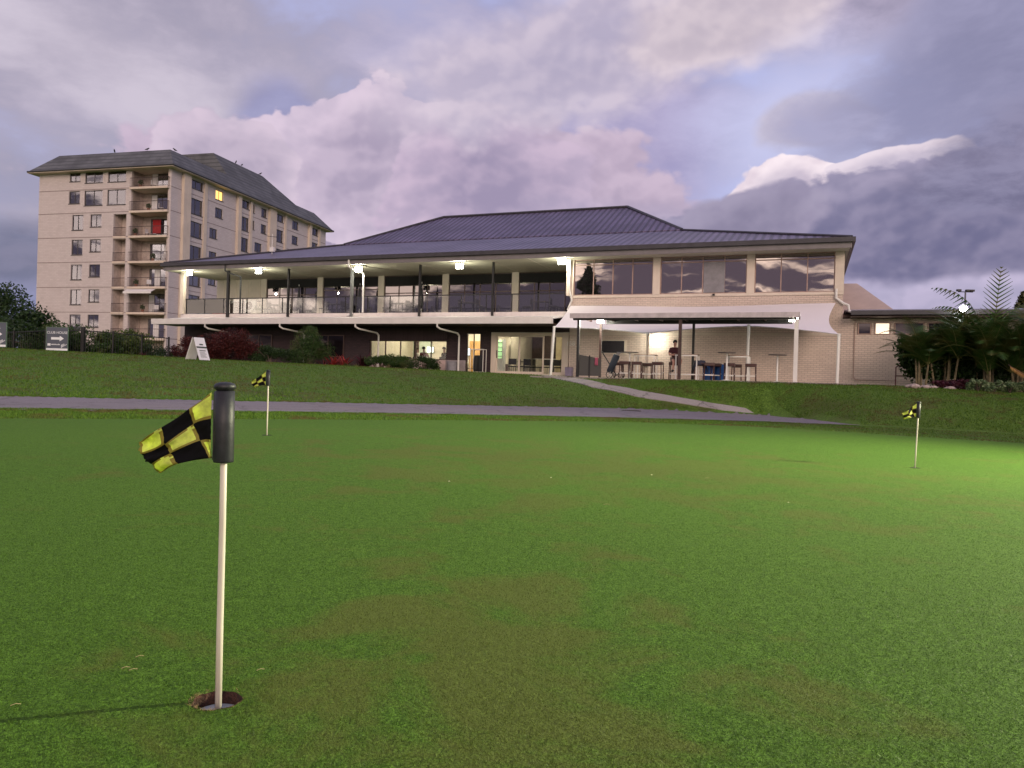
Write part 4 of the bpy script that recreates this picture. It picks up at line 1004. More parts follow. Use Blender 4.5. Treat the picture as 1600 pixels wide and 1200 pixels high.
def bush(name, label, cat, loc, R, n, leaf, m, group=None, stem=True, clumps=14, aspect=.5, lift=.9, droop=0., part='foliage', trunk_h=0):
    r = empty(name, label, cat, loc, 0, group); P = []
    cz = R[2] * lift + trunk_h
    for c, rr in clumpy(R, clumps): P.append(ellips(n // clumps, (c[0], c[1], c[2] + cz), rr, .3))
    npmesh(part, leafquads(np.concatenate(P), leaf, aspect, droop), 4, m, r)
    if stem:
        t = MB(); top = cz
        t.tube([(0, 0, -.2), (random.uniform(-.05, .05), 0, top * .5), (random.uniform(-.1, .1), 0, top)], [max(.02, R[0] * .07), max(.015, R[0] * .05), .01], 7)
        for k in range(6):
            a = random.uniform(0, 6.28); t.tube([(0, 0, max(.02, trunk_h * .7)), (math.cos(a) * R[0] * .35, math.sin(a) * R[1] * .35, cz), (math.cos(a) * R[0] * .7, math.sin(a) * R[1] * .7, cz + R[2] * random.uniform(-.2, .5))], [max(.012, R[0] * .035), R[0] * .02, .006], 5)
        t.build('trunk' if trunk_h else 'stem', BARK, r)
    return r
def gat(px, d): x = (px - 800) / F * d; return Vector((x, d, gz(x, d)))
def sz(px, d): return px / F * d
bush('dark_tree', 'dark bushy tree at the left edge beside the apartment block', 'tree', gat(10, 46), (2.6, 2.2, 2.1), 9000, .10, L_DARK, clumps=26, trunk_h=.9)
bush('dark_tree', 'darkest low tree at the far left edge behind the cut off grey sign', 'tree', gat(-30, 40), (2.2, 1.6, 1.5), 6000, .09, L_DARK, clumps=20, trunk_h=.3)
G1 = 'shrubs behind the black fence'
bush('shrub', 'dark green shrub behind the grey clubhouse sign', 'shrub', gat(88, 37.2), (1.7, .9, 1.0), 7000, .06, L_MID, G1)
bush('shrub', 'dark green shrub left of the grey clubhouse sign', 'shrub', gat(45, 37.2), (1.4, .9, 1.0), 4000, .07, L_DARK, G1)
bush('shrub', 'low dark shrub between the clubhouse sign and the thick fence post', 'shrub', gat(112, 37.0), (.6, .6, .62), 1800, .05, L_DARK, G1)
bush('flowering_shrub', 'large light green leafed shrub behind the fence beside the awning end', 'shrub', gat(190, 38.2), (1.6, 1.0, .95), 8000, .07, L_YEL, G1, clumps=22)
bush('shrub', 'dark green shrub right of the thick fence post', 'shrub', gat(158, 37.2), (1.0, .7, .72), 4200, .055, L_MID, G1)
bush('shrub', 'dark green shrub where the black fence ends at the building corner', 'shrub', gat(235, 38.6), (1.2, .8, .66), 3200, .06, L_DARK, G1)
bush('red_hedge', 'clipped dark red leafed hedge behind the white a frame sign', 'hedge', gat(343, 40.0), (2.15, .9, 1.12), 26000, .045, L_RED, clumps=30, lift=.85)
bush('red_shrub', 'smaller loose red brown shrub left of the clipped red hedge', 'shrub', gat(290, 39.4), (1.1, .6, .85), 5000, .05, L_RED, clumps=14)
bush('dark_shrub', 'low dark shrub between the red hedge and the tall bamboo like shrub', 'shrub', gat(422, 40.0), (1.25, .7, .70), 6000, .05, L_DARK, clumps=12)
bush('tall_shrub', 'tall rounded fine leafed green shrub against the maroon wall', 'shrub', gat(482, 40.5), (1.25, .8, 1.25), 13000, .05, L_MID, clumps=22, aspect=.25, droop=.8)
G2 = 'low plants along the maroon wall'
def tuft(name, label, loc, n, ln, wd, m, up=.9, cat='plant', group=G2, seg=4):
    """rosette of arching strap leaves"""
    r = empty(name, label, cat, loc, 0, group); V = []
    for _ in range(n):
        a = random.uniform(0, 6.283); el = random.uniform(.25, 1.45) * up; L_ = ln * random.uniform(.6, 1.1)
        p = Vector((random.uniform(-.05, .05), random.uniform(-.05, .05), 0)); s = Vector((-math.sin(a), math.cos(a), 0)); pts = [p.copy()]
        for i in range(seg):
            e = el - i * .28 * (1.5 - el * .6); p = p + Vector((math.cos(a) * math.cos(e), math.sin(a) * math.cos(e), math.sin(e))) * L_ / seg; pts.append(p.copy())
        for i in range(seg):
            w0 = wd * (1 - (i / seg) ** 2) ; w1 = wd * (1 - ((i + 1) / seg) ** 2)
            V += [pts[i] - s * w0, pts[i] + s * w0, pts[i + 1] + s * max(w1, .001), pts[i + 1] - s * max(w1, .001)]
    npmesh('leaves', np.array([tuple(v) for v in V]), 4, m, r)
    t = MB(); t.lathe([(.05, -.1), (.04, .08)], 7); t.build('stem', BARK, r); return r
for px, d, n, ln, wd, m_, lab in ((190, 36.6, 60, .45, .02, L_MID, 'strappy green plant at the foot of the black fence, leftmost'), (222, 36.8, 60, .5, .02, L_RED, 'reddish strappy plant at the foot of the light green shrub'), (250, 37.2, 60, .5, .02, L_MID, 'strappy green plant left of the a frame sign, nearest to it but one'), (275, 37.6, 70, .5, .02, L_DARK, 'dark strappy plant just left of the a frame sign'), (335, 38.6, 60, .35, .02, L_MID, 'small green plant just right of the a frame sign'),
    (402, 39.4, 60, .4, .02, L_TAN, 'pale flowering tuft right of the red hedge'), (425, 39.5, 60, .35, .02, L_RED, 'pinkish low tuft in front of the low dark shrub'), (452, 39.6, 60, .4, .02, L_MID, 'green tuft at the foot of the second downpipe'), (488, 39.4, 110, .5, .012, L_TAN, 'tan grass tussock in front of the tall rounded shrub'),
    (520, 39.6, 50, 1.1, .045, L_REDB, 'bright red strap leaved cordyline, left of the pair'), (537, 39.8, 50, 1.2, .045, L_REDB, 'bright red strap leaved cordyline, taller right one'), (542, 39.0, 60, .5, .025, L_MID, 'green strap leaved plant in front of the red cordylines'), (567, 39.4, 90, 1.2, .05, L_PURP, 'large dark purple strap leaved rosette'), (505, 39.9, 60, .8, .03, L_RED, 'dark red strappy plant between the tall shrub and the red cordylines'), (462, 39.2, 60, .5, .02, L_DARK, 'dark strappy plant at the left foot of the tall rounded shrub'), (380, 38.9, 60, .45, .02, L_MID, 'green strappy plant in front of the right end of the red hedge'), (606, 38.5, 50, .4, .02, L_TAN, 'tan strappy plant in front of the low green shrubs'), (556, 38.6, 40, .3, .02, L_TAN, 'pale tuft at the foot of the dark purple rosette'),
    (640, 38.9, 40, .65, .03, L_YEL, 'yellow green spiky plant in front of the dining room window'), (684, 38.3, 40, .42, .02, L_YEL, 'small spiky yellow green plant beside the right downpipe')):
    tuft('strappy_plant', lab, gat(px, d), n, ln, wd, m_)
bush('low_shrub', 'low dark green shrub under the left part of the dining room window', 'shrub', gat(594, 39.2), (1.1, .6, .50), 5500, .04, L_MID, G2)
bush('low_shrub', 'low dark green shrub under the middle of the dining room window', 'shrub', gat(626, 39.0), (1.0, .6, .45), 4500, .04, L_MID, G2)
bush('low_shrub', 'low dark green shrub under the right part of the dining room window', 'shrub', gat(660, 38.7), (.95, .6, .40), 4500, .04, L_DARK, G2)

# palms on the right
random.seed(21); rng = np.random.default_rng(21)
def frond(V, base, az, el, L_, seg=12, leaf=.42, droop=.1, subs=(0, .33, .66), wd=.02, up=0.):
    leaf *= 1.1
    p = Vector(base); pts = [p.copy()]; e = el
    for i in range(seg):
        p = p + Vector((math.cos(az) * math.cos(e), math.sin(az) * math.cos(e), math.sin(e))) * L_ / seg; pts.append(p.copy()); e -= droop * (.5 + i / seg)
    side = Vector((-math.sin(az), math.cos(az), 0))
    for i in range(2, seg + 1):
        for h in subs:
            a_ = pts[i - 1].lerp(pts[min(i, seg)], h); d = (pts[min(i, seg)] - pts[i - 1]).normalized(); t = (i - 1 + h) / seg
            ll_ = leaf * math.sin(math.pi * min(1, .18 + t * .85)) ** .6 * random.uniform(.85, 1.1)
            for s_ in (-1, 1):
                tip = a_ + (side * s_ * .75 + d * .65 + Vector((0, 0, up - .12))).normalized() * ll_; n_ = d * wd
                V += [a_ - n_, a_ + n_, tip + n_ * .2, tip - n_ * .2]
    return pts
def palm(label, loc, nf, hgt, L_, leaf=.42, spread=.35, stems=5, el=(.5, 1.45), droop=.11, extra=(), name='golden_cane_palm', group='palms beside the annex'):
    r = empty(name, label, 'palm', loc, 0, group); V = []; ra = MB(); st = MB()
    bases = []
    for k in range(stems):
        a = random.uniform(0, 6.28); q = spread * random.uniform(.2, 1); h = hgt * random.uniform(.35, 1); bx_ = Vector((math.cos(a) * q, math.sin(a) * q, 0)); tp = bx_ * 1.5 + Vector((0, 0, h)); bases.append(tp)
        st.tube([bx_ - Vector((0, 0, .2)), (bx_ + tp) / 2, tp], [.05, .04, .035], 7)
    for k in range(nf):
        b = random.choice(bases); pts = frond(V, b, random.uniform(0, 6.283), random.uniform(*el), L_ * random.uniform(.7, 1.1), leaf=leaf * random.uniform(.8, 1.1), droop=droop * random.uniform(.7, 1.3)); ra.tube(pts[::3], [.02, .016, .012, .007, .005][:len(pts[::3])], 4, False)
    for ex_ in extra:
        (az, e_, l_, dr, bh_), up_z = ex_[:5], (ex_[5] if len(ex_) > 5 else 0.)
        pts = frond(V, (0, 0, bh_), az, e_, l_, 22, leaf * (ex_[6] if len(ex_) > 6 else 1.), dr * 16 / 22, up=up_z, subs=(0,), wd=.036); ra.tube(pts[::4], [.025, .02, .015, .01, .006][:len(pts[::4])], 5, False)
    npmesh('leaflets', np.array([tuple(v) for v in V]), 4, L_PALM, r); ra.build('frond_stems', mat('frond_stem', (.12, .12, .04), .6), r); st.build('trunk', mat('cane_stem', (.14, .11, .06), .7, var=.4, scale=6), r); return r
palm('clumping palm at the left edge of the palm group against the annex wall', gat(1438, 29.5), 40, 1.3, 1.9, extra=((2.6, 1.3, 2.2, .14, 1.2), (.3, 1.2, 2.3, .14, 1.2)))
palm('dense clumping palm, second from the left of the palm group', gat(1475, 29.3), 52, 1.6, 2.0, extra=((.2, 1.25, 2.4, .14, 1.4),))
palm('clumping palm with one tall arching frond above the annex roof', gat(1535, 29.5), 46, 1.8, 2.1, extra=((3.1, 1.62, 3.9, .125, 1.3, -.75, 1.3), (3.3, 1.35, 2.6, .12, 1.6, -.5), (3.0, 1.45, 3.0, .13, 1.5, -.6)))
palm('clumping palm with one tall upright frond above the annex roof', gat(1548, 28.6), 46, 1.7, 2.0, extra=((-1.45, 1.5, 3.5, .006, 1.2, -.05, 1.7), (.2, 1.4, 2.8, .1, 1.5, -.4)))
palm('clumping palm behind the dried orange frond', gat(1590, 28.0), 60, 1.7, 2.1)
palm('dark clumping palm at the right edge of the picture', gat(1640, 27.6), 44, 2.0, 2.2)
for k, (px, d, R_) in enumerate(((1460, 30.0, (1.3, .6, 1.45)), (1508, 30.0, (1.5, .7, 1.45)), (1562, 29.9, (1.6, .7, 1.5)), (1622, 29.4, (1.7, .8, 1.6)))):
    bush('dark_shrub', 'dark shrub filling behind the palms, number %s from the left' % ('one two three four'.split()[k]), 'shrub', gat(px, d), R_, 12000, .08, L_DARK, 'dark shrubs behind the palms', clumps=18)
r = empty('dried_frond', 'dried orange brown palm frond leaning in front of the palms', 'frond', gat(1572, 26.6)); V = []; pts = frond(V, (.05, 0, 1.0), -1.2, -.6, 1.2, 12, .3, -.02); npmesh('leaflets', np.array([tuple(v) for v in V]), 4, leafmat('dry_leaf', (.25, .13, .03), (.42, .24, .07)), r); t = MB(); t.tube(pts[::3], .012, 4); t.build('frond_stem', DKWOOD, r)
for k, px in enumerate((1528, 1552, 1578, 1602)):
    bush('ground_cover_plant', 'low variegated pale green plant under the palms, ' + ('leftmost', 'second from the left', 'beside the dried frond', 'at the right edge')[k], 'plant', gat(px, 26.2), (.42, .35, .26), 900, .05, leafmat('leaf_pale', (.04, .09, .03), (.25, .32, .16)), 'pale plants under the palms', clumps=10)
bush('ground_cover_plant', 'dark brown purple undergrowth under the second palm', 'plant', gat(1478, 27.4), (.9, .4, .26), 1500, .06, L_PURP, 'pale plants under the palms', clumps=10)
# rocks
ROCK = mat('pale_rock', (.36, .29, .27), .9, var=.3, scale=5, bump=.8, bscale=8)
for px, s_, lab in ((1428, .20, 'largest flat pale rock edging the palm bed'), (1446, .14, 'flat pale rock second from the left of the palm bed edge'), (1458, .12, 'small pale rock third from the left of the palm bed edge'), (1485, .15, 'pale rock alone right of the other bed edging rocks')):
    bm = bmesh.new(); bmesh.ops.create_icosphere(bm, subdivisions=3, radius=1)
    for v in bm.verts:
        k = 1 + .18 * math.sin(v.co.x * 4 + px) * math.cos(v.co.y * 5 + px) + .1 * math.sin(v.co.z * 9); v.co = Vector((v.co.x * s_ * 1.3, v.co.y * s_, max(-.5, v.co.z) * s_ * .5)) * k
    me = bpy.data.meshes.new('rock'); bm.to_mesh(me); bm.free(); me.materials.append(ROCK); o = bpy.data.objects.new('rock', me); COL.objects.link(o); p_ = gat(px, 26.9); o.location = p_ + Vector((0, 0, .03)); tag(o, lab, 'rock', 'rocks edging the palm bed')
# distant trees
def conifer(label, loc, h, R_, n, m_, group=None):
    r = empty('conifer_tree', label, 'tree', loc, 0, group); P = []
    for k in range(26):
        t = k / 25; z = h * (.12 + .86 * t); rr = R_ * (1 - t) ** .75 + .12
        for j in range(5):
            a = random.uniform(0, 6.28); q = rr * random.uniform(.3, .85); P.append(ellips(max(8, int(n / 130)), (math.cos(a) * q, math.sin(a) * q, z), (rr * .4 + .1, rr * .4 + .1, h * .03 + .1), .1))
    npmesh('foliage', leafquads(np.concatenate(P), h * .018, .4), 4, m_, r); t = MB(); t.tube([(0, 0, -.3), (0, 0, h * .95)], [h * .022, .03], 8); t.build('trunk', BARK, r)
conifer('olive green pointed tree far beyond the annex at the right edge', gat(1594, 62) , 8.2, 1.6, 5000, L_FAR)
bush('far_tree', 'dark round tree top beyond the annex between palm and olive tree', 'tree', gat(1570, 55), (1.3, 1.2, 1.3), 4000, .11, L_DARK, clumps=16, trunk_h=3.4)
conifer('tall dark conifer behind the photographer, mirrored in the first wing window', Vector((-31, -9, .5)), 15.5, 4.6, 9000, L_DARK)
for k, (x, y) in enumerate(((-52, -30), (-66, -6), (-14, -45), (8, -60))):
    bush('broad_tree', 'broad dark tree behind the photographer mirrored in windows, ' + ('beside the conifer', 'farthest to the left', 'in the middle', 'farthest to the right')[k], 'tree', Vector((x, y, .3)), (6, 5, 3.4), 6000, .35, L_DARK, 'trees mirrored in the windows', clumps=20, trunk_h=2)
#PART4
# ================================================================== FLAGSTICKS
YEL = mat('yellow_flag_cloth', (.74, .84, .17), .7, var=.2, scale=40)
YSEAM = mat('olive_flag_seam', (.26, .22, .03), .7)
BLKC = mat('black_flag_cloth', (.005, .005, .006), .9, spec=.1)
def clothmix(m, t=.35):
    nt = NT(m.node_tree); p = nt.n['Principled BSDF']; tl = nt.new('ShaderNodeBsdfTranslucent')
    src = p.inputs['Base Color']; 
    if src.links: nt.l.new(src.links[0].from_socket, tl.inputs[0])
    mx = nt.new('ShaderNodeMixShader'); mx.inputs[0].default_value = t
    nt.l.new(p.outputs[0], mx.inputs[1]); nt.l.new(tl.outputs[0], mx.inputs[2]); nt.l.new(mx.outputs[0], nt.n['Material Output'].inputs[0])
clothmix(YEL, .45); clothmix(YSEAM, .2)
STICK = mat('off_white_fibreglass', (.60, .55, .46), .45, var=.10, scale=6, stretch=(1, 1, .25), dirt=.35)
RUB = mat('black_rubber_sleeve', (.011, .012, .017), .52, var=.3, scale=30, bump=.08, bscale=60)
d1 = plane_d(340, 1105); K1 = HY / F           # metres per picture pixel at the near stick
PH = 508 * K1 + .010
def flagstick(label, full=True):
    r = empty('flagstick', label, 'golf flag', group='flagsticks on the putting green')
    m = MB(); n = 14; pr = 5.1 * K1
    m.tube([(0, 0, -.03), (0, 0, .2), (0.001, 0, .45), (0, 0, PH - .03)], pr, 16); m.build('stick', STICK, r, smooth=True)
    sz0, sz1 = PH - (722 - 597) * K1, PH - 14 * K1; sr_ = 15.4 * K1
    m = MB(); m.lathe([(pr, sz0), (sr_ - .001, sz0), (sr_, sz0 + .003), (sr_ * .99, (sz0 + sz1) / 2), (sr_ * .97, sz1), (sr_ * .6, sz1 + .001)], 28); sl = m.build('sleeve', RUB, r, smooth=True)
    m = MB(); m.lathe([(sr_ * .6, sz1), (sr_ * .8, sz1 + .001), (16.2 * K1, sz1 + 4 * K1), (16.8 * K1, sz1 + 8 * K1), (14 * K1, sz1 + 11.5 * K1), (8 * K1, sz1 + 13.6 * K1), (.001, sz1 + 14.2 * K1)], 28); m.build('knob', RUB, r, smooth=True)
    MB().box(-sr_ * 1.12, -sr_ * .5, -.0015, .0015, sz0 + .004, sz1 - .004).build('sleeve_seam', RUB, sl)
    # cloth: control net read off the flag, in metres from the stick axis
    net = [[(730, 312), (525, 470), (312, 640), (62, 800)], [(730, 545), (555, 605), (345, 790), (108, 900)], [(730, 735), (620, 750), (385, 870), (165, 992)], [(728, 900), (703, 905), (472, 955), (226, 1075)]]
    ax0, ay0 = 843.0, 215.0      # stick axis and knob top in the same picture
    def P(i, j):
        x, y = net[i][j]; s_ = (x - ax0) / 5.714 * K1; z = PH - (y - ay0) / 5.714 * K1
        # lean of the picture taken out so the stick axis stays upright
        return Vector((s_ * 1.0 + (PH - z) * 0 , [0, .012, -.010, .016][j] * (.6 + .25 * i) - .004, z + s_ * -ROLL))
    NS = 8; m = MB(); n = 3 * NS
    pts = {}
    def cat(p0, p1, p2, p3, t): return .5 * ((2 * p1) + (p2 - p0) * t + (2 * p0 - 5 * p1 + 4 * p2 - p3) * t * t + (3 * p1 - p0 - 3 * p2 + p3) * t ** 3)
    def line(ps, t):
        k = min(int(t), 2); f = t - k; q = [ps[max(0, min(3, k + o))] for o in (-1, 0, 1, 2)]; return cat(*q, f)
    for a in range(n + 1):
        rowp = [line([P(i, j) for i in range(4)], a / NS) for j in range(4)]
        for b in range(n + 1):
            q = line(rowp, b / NS); w_ = b / n
            q.y += .009 * math.sin(b * .62 + a * .28) * w_ + .005 * math.sin(a * .9 + b * .2 + 1) * w_ + .0015 * math.sin(a * 2.1 - b)
            if b == n: q.x += .0018 * math.sin(a * 2.3); q.z += .0015 * math.cos(a * 3.1)
            m.v.append(tuple(q))
    for a in range(n):
        for b in range(n):
            q = a * (n + 1) + b; m.f.append((q, q + 1, q + n + 2, q + n + 1))
            i, j = a // NS, b // NS; yel = (i + j) % 2 == 0
            edge = yel and (a % NS == NS - 1 or (b % NS == NS - 1) or (a % NS == 0 and i > 0) or (b % NS == 0 and j > 0)) or (yel and a == 0)
            m.mi.append((1 if edge and ((a + b) % 17) else 0) if yel else 2)
    o = m.build('flag', [YEL, YSEAM, BLKC], r, smooth=True); sb = o.modifiers.new('thickness', 'SOLIDIFY'); sb.thickness = .0006
    return r
def hpos(px, py): d = plane_d(px, py); q = ray(px, py) * d; return Vector((q[0], q[1], float(gp(q[0], q[1])) + .006))
fs = flagstick('nearest yellow and black chequered golf flag on a white stick in an open cup')
fs.location = (HX + .002, HY, float(gp(HX, HY)) - .022 ); fs.rotation_euler = (0, -.008, 0)
# cup
SOIL = mat('hole_soil', (.055, .022, .014), .95, var=.5, scale=60, bump=1, bscale=90)
LINER = mat('grey_white_liner', (.34, .39, .42), .5, var=.1, scale=20, dirt=.25)
cup = empty('golf_cup', 'open golf cup with brown soil rim round the nearest flagstick', 'golf hole', (HX, HY, float(gp(HX, HY)) + .005), 0, 'golf holes')
m = MB(); n = 48
for z, rr in ((0, 1), (-.012, .985), (-.03, .97)):
    for k in range(n):
        t = 2 * math.pi * k / n; m.v.append(((ring_i[k][0] - HX) * rr * (1 + .015 * random.uniform(-1, 1)), (ring_i[k][1] - HY) * rr, z))
for i in range(2):
    for k in range(n): m.f.append((i * n + k, i * n + (k + 1) % n, (i + 1) * n + (k + 1) % n, (i + 1) * n + k)); m.mi.append(0)
m.build('soil_ring', SOIL, cup)
m = MB(); m.lathe([(.0485, -.034), (.0485, -.1)], 40); m.lathe([(.052, -.1), (.052, -.03), (.0485, -.029)], 40); m.build('liner', LINER, cup, smooth=False)
m = MB(); m.lathe([(.001, -.052), (.014, -.036), (.020, -.041), (.044, -.043), (.047, -.047), (.047, -.052)], 40); m.build('lifter_disc', LINER, cup, smooth=True)
# straw at the rim
V = []
for k in range(170):
    t = random.uniform(2.3, 5.0) if k < 140 else random.uniform(0, 6.28); q = RH * random.uniform(1.0, 1.22); p = Vector((math.cos(t) * q, math.sin(t) * q, .002)); a = random.uniform(0, 6.28); l = random.uniform(.004, .012); s = Vector((-math.sin(a), math.cos(a), 0)) * .0008
    e = p + Vector((math.cos(a) * l, math.sin(a) * l, random.uniform(.001, .005))); V += [p - s, p + s, e]
npmesh('straw_fringe', np.array([tuple(v) for v in V]), 3, leafmat('straw', (.22, .14, .05), (.45, .34, .15)), cup)
# other two
fL = copy_tree(fs); pL = hpos(417, 681); fL.location = pL; fL.rotation_euler = (0, -.004, 0); kL = (681 - 578.5) / F * pL.y / PH
fL.scale = (kL * 1.0,) * 3; fL['label'] = 'far chequered golf flag standing left near the cart path'
fR = copy_tree(fs); pR = hpos(1429.5, 732); kR = (732 - 628) / F * pR.y / PH; fR.location = pR; fR.scale = (kR,) * 3; fR.rotation_euler = (0, .035, math.radians(10)); fR['label'] = 'chequered golf flag hanging slack on the right side of the green'
for p_, lab in ((pL, 'flat disc painted dark as the shaded golf hole at the foot of the far left flagstick'), (pR, 'flat disc painted dark as the shaded golf hole at the foot of the right flagstick')):
    c_ = empty('golf_cup', lab, 'golf hole', p_, 0, 'golf holes'); m = MB(); m.lathe([(.054, .001), (.054, .003), (.05, .0035), (.049, .002), (.001, .0015)], 24); m.build('rim', mat('painted_hole_shade', (.01, .012, .008), .95), c_)  # uncut hole: flat disc, its inner shade put into the near-black colour
# petals and dry bits on the green
PET = mat('pale_petal', (.75, .78, .45), .6)
def petal(name, label, px, py, s_, mm, group, cat='petal', lng=1.):
    p_ = hpos(px, py); m = MB(); a = random.uniform(0, 3)
    for k in range(6):
        t = 2 * math.pi * k / 6; m.v.append((math.cos(t) * s_ * lng, math.sin(t) * s_ * .6, .25 * s_ * (1 + math.sin(t * 2)))); 
    m.v += [(0, 0, s_ * .6), (0, 0, 0)]
    for k in range(6): m.f += [(k, (k + 1) % 6, 6), ((k + 1) % 6, k, 7)]; m.mi += [0, 0]
    o = m.build(name, mm); o.location = p_ + Vector((0, 0, .001)); o.rotation_euler = (0, 0, a); tag(o, label, cat, group)
petal('fallen_petal', 'pale petal on the green, leftmost of the three in a row', 702, 754, .012, PET, 'pale petals on the green')
petal('fallen_petal', 'pale petal on the green, middle of the three in a row', 861, 748, .012, PET, 'pale petals on the green')
petal('fallen_petal', 'pale petal on the green, rightmost and faintest of the three in a row', 1018, 743.5, .010, PET, 'pale petals on the green')
petal('fallen_petal', 'white petal alone on the green below the flag shadow', 1232, 787, .009, PET, 'pale petals on the green')
STR = mat('dry_straw', (.45, .36, .2), .8)
for px, py, lab in ((407, 1054, 'dry straw stalk just right of the nearest hole'), (196, 1051, 'dry grass scrap left of the nearest stick'), (208, 1054, 'second dry grass scrap left of the nearest stick'), (24, 1110, 'dry grass scrap at the left edge above the shadow'), (1105, 749, 'pale straw lying near the middle petals'), (948, 791, 'pale straw lying below the middle petal'), (218, 1033, 'dry scrap above the pair left of the stick')):
    p_ = hpos(px, py); m = MB(); L_ = .02 if px < 500 else .05; a = .35; m.tube([(-L_ / 2, 0, .006), (0, .002, .009), (L_ / 2, .004, .006)], .0007, 5); o = m.build('dry_straw', STR); o.location = p_; o.rotation_euler = (0, 0, a); tag(o, lab, 'straw', 'dry scraps on the green')
# drain grate on the path
dg = hit(985, 642.5, lo=8); r = empty('drain_cover', 'small dark drain cover in the cart path', 'drain cover', Vector(dg) + Vector((0, 0, .014)))
MB().box(-.3, .3, -.25, .25, -.02, .012).build('frame', BLACK, r)
m = MB(); [m.box(-.26 + i * .065, -.235 + i * .065, -.22, .22, .0125, .02) for i in range(9)]; m.build('grate', mat('rusty_grate', (.05, .04, .035), .7), r)

# ================================================================== SIGNS AND FENCE
def text(s, size, mm, parent, loc, rx=math.pi / 2, name='lettering'):
    c = bpy.data.curves.new(name, 'FONT'); c.body = s; c.size = size; c.align_x = 'CENTER'; c.align_y = 'CENTER'; c.extrude = .002
    tmp = bpy.data.objects.new(name, c); COL.objects.link(tmp); bpy.context.view_layer.update()
    me = bpy.data.meshes.new_from_object(tmp.evaluated_get(bpy.context.evaluated_depsgraph_get())); bpy.data.objects.remove(tmp); me.materials.clear(); me.materials.append(mm)
    o = bpy.data.objects.new(name, me); COL.objects.link(o); o.parent = parent; o.location = loc; o.rotation_euler = (rx, 0, 0); return o
SIGNB = mat('grey_blue_board', (.085, .095, .125), .5, var=.05); SIGNW = mat('sign_white', (.75, .77, .8), .5, var=.03); GREEN_ = mat('sign_green', (.12, .2, .13), .5)
def board(label, px, wpx, hpx, pyb, d, txt, yaw=0.):
    x = (px - 800) / F * d; z = CAMH + d * ray(px, pyb)[2]; r = empty('direction_sign', label, 'sign', (x, d, z), yaw, 'grey direction signs by the fence')
    w_, h_ = wpx / F * d, hpx / F * d
    MB().box(-w_ / 2, w_ / 2, 0, .03, 0, h_).build('board', SIGNB, r)
    MB().box(-w_ / 2, w_ / 2, -.004, -.001, .0, h_ * .09).build('lower_band', SIGNW, r)
    m = MB(); t = .018; m.box(-w_ / 2 - t, w_ / 2 + t, -.01, .035, h_, h_ + t); m.box(-w_ / 2 - t, -w_ / 2, -.01, .035, -.02, h_); m.box(w_ / 2, w_ / 2 + t, -.01, .035, -.02, h_); m.build('frame', GREEN_, r)
    m = MB(); [m.box(q - .03, q + .03, .035, .08, -.5, h_ * .8) for q in (-w_ * .4, w_ * .4)]; m.build('stake', BLACK, r)
    text(txt, h_ * .15, SIGNW, r, (0, -.004, h_ * .77)); ah = h_ * .06; y_ = h_ * .52
    m = MB(); A_ = [(-w_ * .28, y_ - ah * .9), (w_ * .12, y_ - ah * .9), (w_ * .12, y_ - ah * 2.), (w_ * .32, y_), (w_ * .12, y_ + ah * 2.), (w_ * .12, y_ + ah * .9), (-w_ * .28, y_ + ah * .9)]
    m.prism([(-q[0], q[1]) for q in A_], -.006, -.002, 1) if False else m.add([(q[0], -.006, q[1]) for q in A_] + [(q[0], -.001, q[1]) for q in A_], [(0, 1, 2, 3, 4, 5, 6), tuple(range(13, 6, -1))] + [(i, i + 7, (i + 1) % 7 + 7, (i + 1) % 7) for i in range(7)])
    m.build('arrow', SIGNW, r)
    m = MB(); m.box(-w_ * .44, -w_ * .3, -.006, -.001, h_ * .2, h_ * .3)
    random.seed(3)
    for i in range(9): q = -w_ * .26 + i * w_ * .045; m.box(q, q + w_ * .03, -.006, -.001, h_ * .235, h_ * .235 + h_ * random.uniform(.035, .055))
    for i in range(5): q = w_ * (.2 + i * .055); m.box(q, q + w_ * .03, -.0055, -.001, h_ * (.12 + .03 * i), h_ * (.26 + .02 * (i % 3)))
    m.build('club_emblem', SIGNW, r)
board('grey blue sign with white arrow reading CLUB HOUSE in front of the fence', 87.5, 33, 36, 547.5, 35.3, 'CLUB HOUSE', .02)
board('grey blue direction sign cut off by the left edge of the picture', -9, 33, 38, 541.5, 33.6, 'CLUB', .02)
